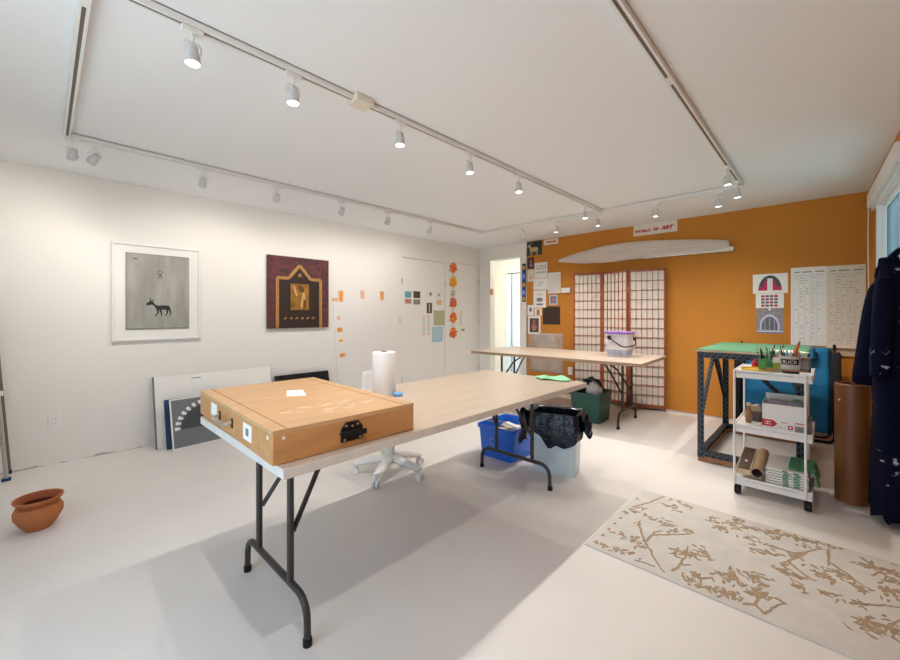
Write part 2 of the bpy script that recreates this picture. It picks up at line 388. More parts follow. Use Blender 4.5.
far_table = folding_table('long pale folding table farther back, purple-lidded tub on it', (4.52,2.40,0), (0,0,R(90+2.7)), 2.12, 1.0, (-.775,.80), ['plytop','plyedge_wood'])

# ------------------------------------------------------------------ wooden case on the near table
def build_case():
    t = thing('portfolio_case', 'flat honey-coloured wooden case with black latch lying on near table', 'case', (.812,1.743,.741), (0,0,R(-1.7)))
    X, Y, h = .29, .4725, .113
    MB().box((-X,-Y,0),(X,Y,.098)).build('case_body','case',t,bevel=.003)
    k = MB(); k.box((-X,-Y,.098),(X,Y,h),0)
    k.box((-X+.045,-Y+.004,h-.0005),(-X+.049,Y-.004,h+.0006),1); k.box((X-.050,-Y+.004,h-.0005),(X-.046,Y-.004,h+.0006),1)
    rs = random.Random(5)
    for i in range(46):                                           # scuffs of dried paint
        u = rs.random(); x, y = -.12+.34*u+rs.uniform(-.05,.05), -.20-.20*u*(1-u)*2+rs.uniform(-.09,.10); q = rs.uniform(.004,.020)
        k.flat([(x+q*1.6*math.cos(a)*rs.uniform(.6,1), y+q*math.sin(a)*rs.uniform(.6,1)) for a in [2*math.pi*j/9 for j in range(9)]],h,h+.0003+.00001*i,2)
    lid = k.build('case_lid',['caselid','caseline','smear'],t,bevel=.002)
    a = MB().flat([(-.045,.03),(.03,-.01),(.075,.13),(.01,.165)],h,h+.0012); a.build('paper_label','paper',t)
    k = MB()
    for y0, y1, z0, z1 in ((.17,.26,.035,.088),(-.275,-.195,.03,.090)): k.box((-X-.0012,y0,z0),(-X,y1,z1))
    k2 = MB().box((-X-.0012,.175,.035),(-X,.265,.090)); k2.build('paper_label','paper',t)
    k3 = MB(); k3.box((-X-.0012,-.275,.028),(-X,-.185,.088),0); k3.box((-X-.0018,-.245,.045),(-X-.001,-.215,.072),1); k3.build('paper_label',['paper','ink'],t)
    k.bm.free()
    k = MB()                                                     # bail handle on the short side
    k.tube([(-X-.004,.125,.060),(-X-.020,.125,.055),(-X-.030,.110,.052),(-X-.032,.05,.052),(-X-.030,-.035,.052),(-X-.020,-.050,.055),(-X-.004,-.050,.060)],.0065,10)
    hd = k.build('carry_handle','steel',t)
    for y in (.125,-.050):
        MB().box((-X-.004,y-.009,.036),(-X,y+.009,.074)).build('handle_plate','black',hd,bevel=.002)
    k = MB()                                                     # black latch on the long side
    k.prism([(-.052,.012),(.052,.012),(.052,.070),(.030,.098),(-.030,.098),(-.052,.070)],-Y-.005,-Y,0)
    k.box((-.040,-Y-.016,.038),(.040,-Y-.004,.060),0); k.tube([(-.062,-Y-.014,.055),(.064,-Y-.014,.050)],.007,8,0); k.box((.034,-Y-.024,.036),(.062,-Y-.010,.052),0)
    la = k.build('latch','black',t,loc=(-.005,-Y*.14,.012),bevel=.0015); la.scale = (.86,.86,.82)
    for x, z in ((-.038,.022),(.038,.022),(-.030,.083),(.026,.083),(0,.078)):
        MB().cyl((x,-Y-.004,z),(x,-Y-.0085,z),.0055,n=12).build('rivet','steel',la)
    k = MB()
    for a, b in (((-X-.0015,-.44,.078),(-X,-.425,.090)),): k.box(a, b)
    k.build('corner_rivet','trimw',t)
    MB().box((-X+.03,-Y-.0015,.080),(-X+.040,-Y,.089)).build('corner_rivet','trimw',t)
build_case()

# ------------------------------------------------------------------ things on the near table
t = thing('paper_towel_roll','upright white paper towel roll on the near table behind the wooden case','paper towel',(1.448,1.958,.7405))
MB().lathe([(.021,0),(.068,0),(.0705,.004),(.0705,.254),(.068,.258),(.021,.258),(.021,0)],48).build('towel','towel',t)
MB().lathe([(.0205,.001),(.0205,.262),(.0185,.262),(.0185,.001),(.0205,.001)],24).build('cardboard_core','card',t)
k = MB().lathe([(0,0),(.026,0),(.030,.004),(.030,.014),(.026,.018),(0,.019)],28); tag(k.build('plastic_disc','bluecap',loc=(1.475,1.855,.7405)),'small sky-blue plastic disc on near table beside paper towel roll','disc')
k = MB()                                                          # crumpled cloth
def clothf(u, v):
    x = (u-.5)*.22; y = (v-.5)*.16
    x += .02*math.sin(5*v+1); y += .015*math.sin(6*u)
    z = .006+.013*(1+math.sin(7*u+3*v))*(.55+.45*math.sin(5*v-2*u+1))*min(1, 6*min(u,1-u)+.25)*min(1, 6*min(v,1-v)+.25)
    return (x, y, z)
k.grid(clothf, 26, 20)
tag(k.build('cleaning_cloth','mintcloth',loc=(2.655,1.49,.7415),rot=(0,0,R(-62)),solid=.004),'crumpled mint green cloth on the far end of the near table','cloth')

# ------------------------------------------------------------------ tub on the far table
t = thing('storage_tub','frosted clear tub with purple lid and black handle on far table','tub',(4.63,1.735,.7405),(0,0,R(2))); t.scale = (1.08,1.12,1.1)
k = MB(); k.rrect([(0,0,0,.100,.090,.025),(0,0,.004,.104,.094,.028),(0,0,.22,.126,.112,.03),(0,0,.225,.132,.118,.03),(0,0,.238,.132,.118,.03)],n=5); k.build('tub_body','tubplastic',t)
k = MB(); k.rrect([(0,0,.2385,.136,.121,.03),(0,0,.256,.136,.121,.03),(0,0,.262,.125,.112,.03),(0,0,.262,.10,.09,.03)],n=5); k.build('lid','purple',t)
k = MB(); k.rrect([(0,0,.012,.1065,.0965,.028),(0,0,.075,.1125,.102,.03)],n=5,cap0=False,cap1=False); k.build('contents_band','tubcontents',t)
k = MB(); k.tube([(-.133,.062,.200),(-.140,.04,.185),(-.148,-.01,.150),(-.152,-.06,.118),(-.147,-.10,.110),(-.125,-.135,.118),(-.06,-.155,.125),(0.0,-.152,.128),(.06,-.140,.150),(.085,-.122,.185)],.0065,10); h = k.build('bail_handle','black',t)
MB().cyl((-.124,.062,.200),(-.139,.062,.200),.020,n=16).build('pivot_boss','black',h)
MB().cyl((.085,-.106,.185),(.085,-.128,.185),.016,n=16).build('pivot_boss','black',h)

# ------------------------------------------------------------------ bins under the tables
t = thing('recycling_box','bright blue open plastic recycling box under the near table','bin',(2.86,2.035,0),(0,0,R(1)))
k = MB(); a, b, H = .215, .178, .275
k.rrect([(0,0,0,a*.90,b*.90,.03),(0,0,.004,a*.91,b*.91,.032),(0,0,H-.03,a,b,.035),(0,0,H-.03,a+.012,b+.012,.04),(0,0,H,a+.014,b+.014,.04),(0,0,H,a+.004,b+.004,.035),(0,0,H-.03,a-.006,b-.006,.03),(0,0,.012,a*.89,b*.89,.03)],n=6); k.build('box_body','bluebox',t)
k = MB()
for i in range(3):                                               # three chasing arrows, printed on the front
    a0 = R(90+120*i); P = []
    for j in range(7): q = a0+R(12+j*13); P.append((.038*math.cos(q), .145+.038*math.sin(q)))
    for j in range(6,-1,-1): q = a0+R(12+j*13); P.append((.026*math.cos(q), .145+.026*math.sin(q)))
    k.prism(P,-.003,.0,0)
    q = a0+R(12); k.prism([(.046*math.cos(q),.145+.046*math.sin(q)),(.018*math.cos(q),.145+.018*math.sin(q)),(.034*math.cos(q-R(26)),.145+.034*math.sin(q-R(26)))],-.003,.0,0)
o = k.build('recycling_symbol','whiteprint',t,loc=(-a*.902-.0005,.02,0),rot=(R(5),0,-math.pi/2))
k = MB(); k.box((-.10,-.11,.012),(.11,.11,.215),0); o = tag(k.build('newspaper_stack','paper2',loc=(2.87,2.02,.0135),rot=(0,0,R(12)),bevel=.004),'stack of scrap paper inside the blue recycling box','paper')
k = MB(); k.box((-.09,-.06,0),(.09,.06,.012)); tag(k.build('paper_scrap','paper',loc=(2.80,1.955,.268),rot=(R(18),R(12),R(25))),'white paper scrap on top in the blue recycling box','paper')
k = MB(); k.box((-.09,-.05,0),(.08,.05,.010)); tag(k.build('cardboard_scrap','card',loc=(2.81,2.125,.268),rot=(R(-8),R(12),R(-15))),'brown cardboard scrap in the blue recycling box, towards the left wall','cardboard')

t = thing('waste_bin','pale blue waste bin lined with a black bag under near table','bin',(2.815,1.543,0),(0,0,R(15)))
k = MB(); a, b, H = .130, .178, .46
k.rrect([(0,0,0,a*.86,b*.88,.04),(0,0,.006,a*.88,b*.90,.045),(0,0,H,a,b,.05),(0,0,H,a-.006,b-.006,.047),(0,0,.012,a*.85,b*.87,.04)],n=6); k.build('bin_body','palebin',t)
def bagwob(k, p):
    th = math.atan2(p.y, p.x)
    f = 1+.035*math.sin(9*th+k)+.02*math.sin(17*th+2*k)
    z = p.z
    if k >= 3: z += (-.085*math.cos(2*(th-3.35))-.018*math.sin(5*th)-.012*math.sin(9*th))*max(0,k-3)/2
    return Vector((p.x*f, p.y*f, z))
k = MB(); k.rrect([(0,0,.05,a*.78,b*.80,.04),(0,0,H-.06,a*.88,b*.90,.045),(0,0,H+.003,a-.013,b-.013,.05),(0,0,H+.014,a+.010,b+.010,.05),(0,0,H-.08,a+.028,b+.034,.06),(0,0,H-.165,a+.024,b+.032,.06)],n=8,side=9,cap1=False,wob=lambda k,p: bagwob(k,p) if k>2 else p)
bag = k.build('bin_liner','bagblack',t)
k = MB(); k.grid(lambda u, v: (-.10+.07*math.cos(6.28*u)*(.6+.4*v)+.01*math.sin(25*u), b+.055+.03*math.sin(6.28*u)+.012*math.sin(9*v), H+.0-.23*v+.02*math.sin(12*u)), 24, 10); k.build('hanging_bunch','bagblack',bag,solid=.002)
k = MB(); k.grid(lambda u, v: (-.06+.05*math.cos(6.28*u)*(.6+.4*v), -b-.045-.030*v-.028*math.sin(6.28*u)+.008*math.sin(9*v), H+.0-.13*v+.02*math.sin(12*u)), 24, 10); k.build('hanging_bunch','bagblack',bag,solid=.002)

t = thing('storage_bin','dark green open plastic bin under the far table','bin',(4.455,2.0,0),(0,0,R(4)))
k = MB(); a, b, H = .20, .175, .335
k.rrect([(0,0,0,a*.88,b*.88,.03),(0,0,.004,a*.9,b*.9,.032),(0,0,H-.035,a,b,.035),(0,0,H-.035,a+.012,b+.012,.04),(0,0,H,a+.014,b+.014,.04),(0,0,H,a+.004,b+.004,.035),(0,0,H-.035,a-.006,b-.006,.03),(0,0,.012,a*.88,b*.88,.03)],n=6); k.build('bin_body','greenbox',t)
k = MB(); P = []
for i in range(15):
    q = R(0+180*i/14); P.append((0, .110*math.cos(q), .150*math.sin(q)))
k.tube([(p[0]+.01*math.sin(3*i), p[1], p[2]) for i, p in enumerate(P)], [.034+.010*math.sin(2.1*i) for i in range(15)], 12, flat=.8)
tag(k.build('plastic_sheeting','greenfab',loc=(4.52,2.015,.30),rot=(0,0,R(4))),'dark green plastic sheeting arching out of the green bin','plastic sheet')
k = MB(); k.lathe([(0,.0),(.05,.0),(.095,.06),(.085,.13),(.04,.18),(.0,.19)],20)
for v in k.bm.verts: v.co += Vector((.012*math.sin(31*v.co.z+9*v.co.x), .012*math.sin(27*v.co.x+5), .012*math.sin(40*v.co.y)))
tag(k.build('plastic_bag','bagwhite',loc=(4.385,1.945,.265),rot=(R(6),0,0)),'crumpled white plastic bag poking out of the green bin','bag')

# ------------------------------------------------------------------ white swivel chair behind the near table
t = thing('swivel_chair','white swivel chair on a five-star caster base behind near table','chair',(1.87,2.44,0))
k = MB(); k.cyl((0,0,.085),(0,0,.16),.045,.036,20)
hub = k.build('base_hub','whitemetal',t)
for i in range(5):
    q = R(66+72*i); d = Vector((math.cos(q), math.sin(q), 0)); n = Vector((-d.y, d.x, 0))
    k = MB(); k.tube([d*.02+Vector((0,0,.118)), d*.15+Vector((0,0,.103)), d*.275+Vector((0,0,.078))], [.042,.037,.028], 12, flat=.75)
    lg = k.build('base_leg','whitemetal',t)
    e = d*.275
    k = MB(); k.cyl(e+Vector((0,0,.045)), e+Vector((0,0,.08)), .008, n=8)
    for s in (-1,1): k.cyl(e+n*s*.004+Vector((0,0,.027)), e+n*s*.022+Vector((0,0,.027)), .027, n=18)
    k.build('caster','whitemetal',lg)
MB().cyl((0,0,.14),(0,0,.43),.030,n=16).build('gas_column','whitemetal',t)
k = MB(); k.tube([(-.02,0,.40),(-.12,-.02,.402),(-.16,-.03,.395)],.006,8); k.build('height_lever','whitemetal',t)
k = MB(); k.rrect([(0,0,.425,.12,.12,.06),(0,0,.435,.19,.19,.08),(0,0,.465,.20,.20,.09),(0,0,.475,.17,.17,.08)],n=6); k.build('seat','white',t)
k = MB(); k.grid(lambda u, v: ((u-.5)*.30*(1-.15*v), .215-.05*(1-(2*u-1)**2)*0-.035*(2*u-1)**2, .52+.255*v), 10, 8); k.build('backrest','white',t,solid=.022)
MB().tube([(0,.10,.43),(0,.20,.45),(0,.232,.52),(0,.226,.62)],.013,10).build('back_support','whitemetal',t)

# ------------------------------------------------------------------ terracotta pot
t = thing('plant_pot','empty round terracotta pot on the floor near the left wall','pot',(-.020,3.275,0))
k = MB(); prof = [(0,0),(.066,0),(.072,.010),(.100,.045),(.122,.085),(.124,.115),(.112,.140),(.104,.150),(.112,.160),(.134,.172),(.142,.184),(.140,.190),(.130,.188),(.108,.168),(.098,.152),(.106,.13),(.112,.10),(.09,.05),(.055,.02),(0,.018)]
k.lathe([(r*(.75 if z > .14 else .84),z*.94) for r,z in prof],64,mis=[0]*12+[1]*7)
for v in k.bm.verts:                                             # shallow gadroons pressed round the belly
    r = math.hypot(v.co.x, v.co.y); z = v.co.z
    if .02 < z < .14 and r > .07:
        f = 1+.010*math.cos(22*math.atan2(v.co.y, v.co.x)+30*z); v.co.x *= f; v.co.y *= f
k.build('pot_body',['terra','terra_inside'],t)

# ------------------------------------------------------------------ folded ladder at the left edge
t = thing('stepladder','folded aluminium stepladder with blue feet leaning on left wall','ladder',(-.415,4.36,0),(R(-5),0,0))
for s in (-1,1):
    k = MB(); k.tube([(s*.225,0,.02),(s*.13,0,1.35)],.022,8,flat=.6); r = k.build('side_rail','alu',t)
    MB().box((s*.225-.024,-.024,0),(s*.225+.024,.024,.022)).build('foot','rubberblue',r,bevel=.004)
    k = MB(); k.tube([(s*.235,.065,.05),(s*.15,.03,1.30)],.013,8); r = k.build('rear_rail','dark',t)
    MB().box((s*.235-.016,.047,.035),(s*.235+.016,.083,.062)).build('foot','rubberblue',r,bevel=.003)
for i in range(4):
    z = .24+.27*i; hw = .225-.0715*z; MB().box((-hw,-.045,z),(hw,.035,z+.028)).build('step','alu',t,bevel=.003)
MB().box((-.155,-.05,1.33),(.155,.06,1.38)).build('top_cap','black',t,bevel=.006)
k = MB(); k.box((.168,-.03,.625),(.205,.03,.66)); k.build('spreader_clip','white',t,bevel=.003)
# ------------------------------------------------------------------ art on the left wall
def on_left(name, label, cat, x, z, group=None, y=0.): return thing(name, label, cat, (x, LW-y, z), LEFTROT, group)
t = on_left('framed_painting','white-framed grey painting of a small black horse on left wall','painting',.756,1.43)
k = MB(); fw, fh = .338, .443
for a, b in (((-fw,-.028,-fh),(-fw+.018,0,fh)),((fw-.018,-.028,-fh),(fw,0,fh)),((-fw+.0181,-.0278,-fh),(fw-.0181,0,-fh+.018)),((-fw+.0181,-.0278,fh-.018),(fw-.0181,0,fh))): k.box(a, b)
k.build('picture_frame','trimw',t,bevel=.002)
MB().box((-fw+.016,-.014,-fh+.016),(fw-.016,-.002,fh-.016)).build('mat_board','paper',t)
k = MB(); k.box((-.243,-.022,-.340),(.241,-.013,.355),1); k.box((-.238,-.0228,-.332),(.238,-.021,.350),0)
def mark(mb, pts, w, y, mi):                                      # a brushed stroke of varying width
    n = len(pts)
    for i in range(n-1):
        (x0, z0), (x1, z1) = pts[i], pts[i+1]; w0, w1 = (w[i], w[i+1]) if isinstance(w, (list, tuple)) else (w, w)
        d = math.hypot(x1-x0, z1-z0) or 1; nx, nz = -(z1-z0)/d, (x1-x0)/d
        mb.prism([(x0+nx*w0,z0+nz*w0),(x0-nx*w0,z0-nz*w0),(x1-nx*w1,z1-nz*w1),(x1+nx*w1,z1+nz*w1)], y-.0006, y, mi)
Y = -.0228
body = [(-.075,-.085),(-.060,-.076),(-.045,-.088),(-.030,-.110),(-.012,-.122),(.040,-.118),(.075,-.122),(.088,-.140),(.084,-.165),(.060,-.158),(.020,-.160),(-.008,-.162),(-.024,-.148),(-.038,-.122),(-.055,-.112),(-.082,-.120),(-.096,-.115),(-.098,-.104)]
k.prism(body, Y-.0008, Y, 2)
for L in ([(-.012,-.155),(-.006,-.185),(-.022,-.205),(-.030,-.222)],[(.012,-.158),(.016,-.188),(.022,-.205),(.014,-.214)],[(.062,-.155),(.066,-.185),(.056,-.205),(.048,-.218)],[(.080,-.155),(.090,-.180),(.092,-.203),(.080,-.215)]): mark(k, L, [.009,.006,.004,.005], Y, 2)
mark(k, [(-.062,-.080),(-.066,-.060),(-.060,-.052)], [.005,.004,.001], Y, 2); mark(k, [(-.050,-.084),(-.044,-.066),(-.038,-.06)], [.004,.003,.001], Y, 2)
for j in range(16):                                               # small looped figure above
    a0, a1 = 2*math.pi*j/16, 2*math.pi*(j+1)/16
    mark(k, [(.008+.017*math.cos(a0),.190+.017*math.sin(a0)),(.008+.017*math.cos(a1),.190+.017*math.sin(a1))], .0022, Y, 2)
mark(k, [(-.006,.182),(.020,.150),(.022,.132)], .0024, Y, 2); mark(k, [(.021,.180),(.000,.150),(-.006,.134)], .0024, Y, 2)
mark(k, [(-.195,.300),(-.175,.304),(-.160,.299)], [.002,.006,.002], Y, 2)
k.build('canvas',['aquagrey','artedge','artblack'],t)

t = on_left('textile_panel','dark red panel with gold-stitched gabled arch on left wall','panel',2.118,1.482)
hw, hh = .374, .418
k = MB(); k.box((-hw,-.035,-hh),(hw,-.004,hh),0); Y = -.035
ix = .265
inner = [(-ix+.02,-hh+.003),(ix-.02,-hh+.003),(ix-.02,.145),(.145,.145),(.0,.305),(-.145,.145),(-ix+.02,.145)]
k.prism(inner, Y-.0010, Y, 1)
bord = [(-ix,-hh+.003),(-ix,.165),(-.135,.165),(0,.325),(.135,.165),(ix,.165),(ix,-hh+.003)]
mark(k, bord, .017, Y-.0012, 2)
for i in range(len(bord)-1):                                      # stitches along the border
    (x0,z0),(x1,z1) = bord[i], bord[i+1]; n = max(2, int(math.hypot(x1-x0,z1-z0)/.026))
    for j in range(n):
        u = (j+.5)/n; k.ell(x0+(x1-x0)*u, z0+(z1-z0)*u, .005,.005, Y-.0026, Y-.0016, 3, 8)
k.box((-.115,Y-.010,-.205),(.108,Y-.001,.105),4)
k.ell(.012,.045,.030,.048,Y-.016,Y-.009,3,16,.5); k.ell(.042,-.025,.016,.060,Y-.015,Y-.009,5,14,.25); k.ell(.022,-.11,.012,.085,Y-.015,Y-.009,5,14,-.12); k.ell(.058,-.13,.011,.07,Y-.014,Y-.009,3,14,-.05); k.ell(-.060,.02,.012,.07,Y-.013,Y-.009,5,14,.3)
for i in range(6):
    x = -.175+.068*i; k.ell(x,-.305,.020,.007,Y-.0018,Y-.0008,2,8,.35*(-1)**i); k.ell(x+.010,-.292,.008,.005,Y-.0018,Y-.0008,5,8)
k.ell(0,.215,.02,.010,Y-.0018,Y-.0008,2,8,.3); k.ell(0,.195,.03,.005,Y-.0018,Y-.0008,2,8)
k.build('textile_face',['carpetred','artbrown','gold','golddark','goldpanel','goldlight'],t)
MB().box((-hw+.02,-.004,-hh+.02),(hw-.02,0,hh-.02)).build('backing_frame','palewood',t)

def outlet(label, loc, rot):
    t = thing('wall_outlet', label, 'outlet', loc, rot)
    k = MB(); k.box((-.036,-.006,-.058),(.036,0,.058)); k.build('cover_plate','trimw',t,bevel=.003)
    for z in (-.020,.020):
        k = MB(); k.box((-.016,-.0075,z-.014),(.016,-.005,z+.014),0)
        for x in (-.007,.007): k.box((x-.0016,-.0082,z-.006),(x+.0016,-.0070,z+.005),1)
        k.build('socket',['white','dark'],t)
    return t
outlet('white double wall outlet low on the left wall',(.060,LW,.355),LEFTROT)
t = on_left('wall_bracket','small white bracket high on the left wall at photo edge','bracket',-.225,1.845)
k = MB(); k.box((-.035,-.005,-.045),(.028,0,.045)); k.build('mounting_plate','trimw',t,bevel=.002)
k = MB(); k.tube([(-.01,-.004,.02),(-.01,-.04,.02),(-.01,-.045,-.025)],.006,8); k.build('hook','steel',t)

# ------------------------------------------------------------------ boards leaning on the left wall
def leaning(name, label, cat, x0, w, h, foot_y, yaw, top_y, mats, faces, thick=.012):
    """board standing on its lower edge at (x0, foot_y), leaning back until its top meets y = top_y"""
    lean = math.asin(min(.9, (top_y-foot_y)/h))
    t = thing(name, label, cat, (x0, foot_y, 0), (0,0,R(yaw)))
    k = MB(); faces(k, w, h, thick)
    for v in k.bm.verts:
        y, z = v.co.y, v.co.z; v.co.y = y*math.cos(lean)+z*math.sin(lean); v.co.z = z*math.cos(lean)-y*math.sin(lean)
    zmin = min(v.co.z for v in k.bm.verts)
    for v in k.bm.verts: v.co.z += .001-zmin
    k.build('board', mats, t); return t
def f_white(k, w, h, th):
    k.box((0,-th,0),(w,0,h),0); k.box((-.012,-th-.004,0),(0,.002,h+.002),1); k.box((.30,-th-.0008,h-.045),(.38,-th,h-.037),2)
leaning('white_board','large white board with dark left edge leaning against left wall','board',.715,1.06,.655,4.375,.3,4.545,['paper','artedge','ink'],f_white)
def f_navy(k, w, h, th):
    k.box((0,-th,0),(w,0,h),0)
leaning('art_board','navy blue board sandwiched between white board and grey fan print','board',.772,.52,.445,4.305,2,4.41,['navy'],f_navy,.016)
def f_fan(k, w, h, th):
    k.box((0,-th,0),(w,0,h),0); k.box((.012,-th-.001,.012),(w-.012,-th,h-.012),1)
    cx, cz = .325, .165
    k.prism([(cx,cz)]+[(cx+.255*math.cos(R(a)), cz+.255*math.sin(R(a))*.86) for a in range(178,80,-7)], -th-.0018, -th-.001, 2)
    for i in range(11):
        a = R(176-11.5*i); c = (cx+.285*math.cos(a), cz+.285*math.sin(a)*.86)
        q = .020; P = [(c[0]+q*math.cos(a+R(45+90*j)), c[1]+q*math.sin(a+R(45+90*j))) for j in range(4)]
        k.prism(P, -th-.0026, -th-.0018, 3); P = [(cx+.262*math.cos(a)+.011*math.cos(a+R(45+90*j)), cz+.262*math.sin(a)*.86+.011*math.sin(a+R(45+90*j))) for j in range(4)]
        k.prism(P, -th-.0026, -th-.0018, 3)
    k.ell(cx-.02,cz+.012,.016,.006,-th-.0026,-th-.0018,3); k.ell(cx+.0,cz-.004,.012,.005,-th-.0026,-th-.0018,3)
leaning('print_board','grey print of a dark fan with white squares, front of leaning boards','print',.805,.60,.455,4.235,5,4.34,['paper','greyart','greyart2','paper'],f_fan,.008)
leaning('black_board','black board leaning on left wall behind the wooden case','board',1.822,.655,.535,4.40,0,4.54,['black'],lambda k,w,h,th: k.box((0,-th,0),(w,0,h),0),.03)

# tall white sheet against the wall
k = MB(); k.prism([(2.665,.012),(3.62,.012),(3.61,1.475),(2.560,1.44)], LW-.008, LW-.001, 0)
tag(k.build('foam_board','trimw'),'tall white foam board against left wall beside the closet doors','board')

# ------------------------------------------------------------------ little papers on the left wall and doors
def note(name, label, cat, x, z, w, h, mats, fn=None, y=.0, group=None, rot=0, wall='L'):
    loc = (x, LW-y, z) if wall == 'L' else (OW-.012-y, x, z)
    k = MB(); k.box((-w/2,-.0014,-h/2),(w/2,max(y,0)+.0009,h/2),0)
    if fn: fn(k, w, h)
    o = k.build(name, mats, None, loc, (0,rot,0) if wall == 'L' else (0,0,-math.pi/2))
    return tag(o, label, cat, group)
G = 'orange paper tags on the white foam board'
B_ = .0085
def blotch(k, w, h):
    k.ell(0,h*.22,w*.42,h*.22,-.003,-.0014,1,10); k.ell(0,-h*.22,w*.36,h*.24,-.003,-.0014,1,10)
note('paper_tag','tall orange paper tag at the top left of the foam board','tag',2.683,1.462,.062,.150,['paleorange','brightorange'],blotch,B_,G)
note('paper_tag','pale peach tag at the extreme top left corner of the foam board','tag',2.600,1.415,.085,.045,['paleorange'],None,B_,G)
note('paper_tag','tiny peach tag below the tall orange tag on the foam board','tag',2.648,1.18,.045,.045,['paleorange'],None,B_,G)
note('paper_tag','orange butterfly-like tag midway down the left edge of the foam board','tag',2.662,1.025,.075,.058,['paleorange','brightorange'],lambda k,w,h:(k.ell(-w*.2,0,w*.24,h*.45,-.003,-.0014,1,10),k.ell(w*.2,.005,w*.24,h*.4,-.003,-.0014,1,10)),B_,G)
note('paper_tag','small yellow tag below the butterfly-like tag on the foam board','tag',2.680,.885,.060,.030,['sunyellow'],None,B_,G)
note('paper_tag','lowest orange tag on the left edge of the foam board','tag',2.706,.695,.080,.055,['paleorange','brightorange'],lambda k,w,h:(k.ell(-w*.15,0,w*.3,h*.42,-.003,-.0014,1,10),),B_,G)
note('paper_tag','pale orange tag at the top middle of the foam board','tag',3.01,1.492,.055,.115,['paleorange'],None,B_,G)
note('paper_tag','orange two-lobed tag at the top right of the foam board','tag',3.335,1.488,.060,.130,['paleorange','brightorange'],blotch,B_,G)
note('paper_tag','small cream tag on the left wall just left of the closet door','tag',3.665,1.135,.05,.105,['paper2'],None,.001)
def landscape(k, w, h):
    k.box((-w/2+.006,-.003,.0),(w/2-.006,-.0014,h/2-.012),1); k.box((-w/2+.006,-.003,-h/2+.02),(w/2-.006,-.0014,-.02),2)
GP = 'photo cards on the closet doors'
Dy = -.0055                                                       # the doors sit back in their frames
note('photo_card','teal-topped photo card on the left closet door','photo',3.822,1.475,.135,.215,['paper','phototeal','skin_photo'],landscape,Dy,GP)
note('photo_card','brown street photo card beside the teal one on the left closet door','photo',3.995,1.475,.150,.235,['paper','photobrown','stone'],landscape,Dy,GP)
note('photo_card','white card with small dark sketch at the top of the closet door group','photo',4.285,1.545,.115,.115,['paper','ink'],lambda k,w,h:(k.ell(0,.01,.03,.022,-.003,-.0014,1,10),k.ell(.005,-.02,.018,.010,-.003,-.0014,1,8)),Dy,GP)
note('photo_card','pale faded print right of the white sketch card on closet door','photo',4.475,1.49,.135,.245,['paper','paleorange','olive'],lambda k,w,h:(k.box((-w/2+.02,-.003,-h/2+.01),(w/2-.01,-.0014,-.03),1),k.ell(.0,.05,.03,.03,-.003,-.0014,2,10)),Dy,GP)
note('photo_card','narrow dark brown photo on the left closet door','photo',4.262,1.325,.115,.165,['photobrown','paper2'],lambda k,w,h:k.box((-.008,-.003,-h/2+.02),(.008,-.0014,h/2-.02),1),Dy,GP)
note('paper_note','square sage green paper on the left closet door','paper',4.480,1.165,.245,.245,['olive'],None,Dy)
note('paper_note','square pale blue paper below the sage green one on closet door','paper',4.440,.900,.245,.245,['skypaper','paper'],lambda k,w,h:[k.box((-w/2+.03,-.003,z-.003),(w/2-.03,-.0014,z+.003),1) for z in (-.07,-.03,.01,.05,.085)],Dy)
def dots(k, w, h):
    for i in range(5): k.ell(0,-h/2+h*(i+.5)/5,w*.3,h*.05,-.003,-.0014,1+i%2,8)
note('sticker_strip','cream strip of faded dots at the left of the sage paper','strip',4.145,1.05,.05,.32,['paper2','paleorange','skypaper'],dots,Dy)
note('sticker_strip','cream strip of faded dots next to the sage paper, right strip of two','strip',4.245,1.05,.05,.32,['paper2','paleorange','skypaper'],dots,Dy)
note('sticker_strip','cream strip of faded dots on the right closet door','strip',5.005,1.155,.05,.26,['paper2','paleorange','olive'],dots,Dy)
t = on_left('flower_garland','vertical garland of orange and red paper flowers between closet doors','garland',4.80,1.47)
MB().tube([(0,-.004,.60),(.004,-.004,.3),(-.002,-.004,0),(.003,-.004,-.3),(0,-.004,-.60)],.0025,6).build('garland_string','leafdark',t)
for z, cols in ((.54,('brightorange','scarlet')),(.30,('sunyellow','brightorange')),(.11,('paper2','olive')),(-.05,('pinkpetal','scarlet')),(-.30,('scarlet','brightorange')),(-.555,('brightorange','scarlet'))):
    k = MB(); rr = .085 if cols[0] != 'paper2' else .05
    for i in range(8):
        a = 2*math.pi*i/8+z; k.ell(rr*.55*math.cos(a), rr*.62*math.sin(a), rr*.48, rr*.30, -.014-.002*(i % 3), -.006, i % 2, 10, a)
    k.ell(0,0,rr*.3,rr*.3,-.022,.0006,1,10); k.ell(-rr*.8,-rr*.5,rr*.3,rr*.14,-.008,-.004,2,8,.8); k.ell(rr*.8,-rr*.3,rr*.3,rr*.14,-.008,-.004,2,8,-.6)
    k.build('paper_flower',[*cols,'leafdark'],t,loc=(0,0,z))

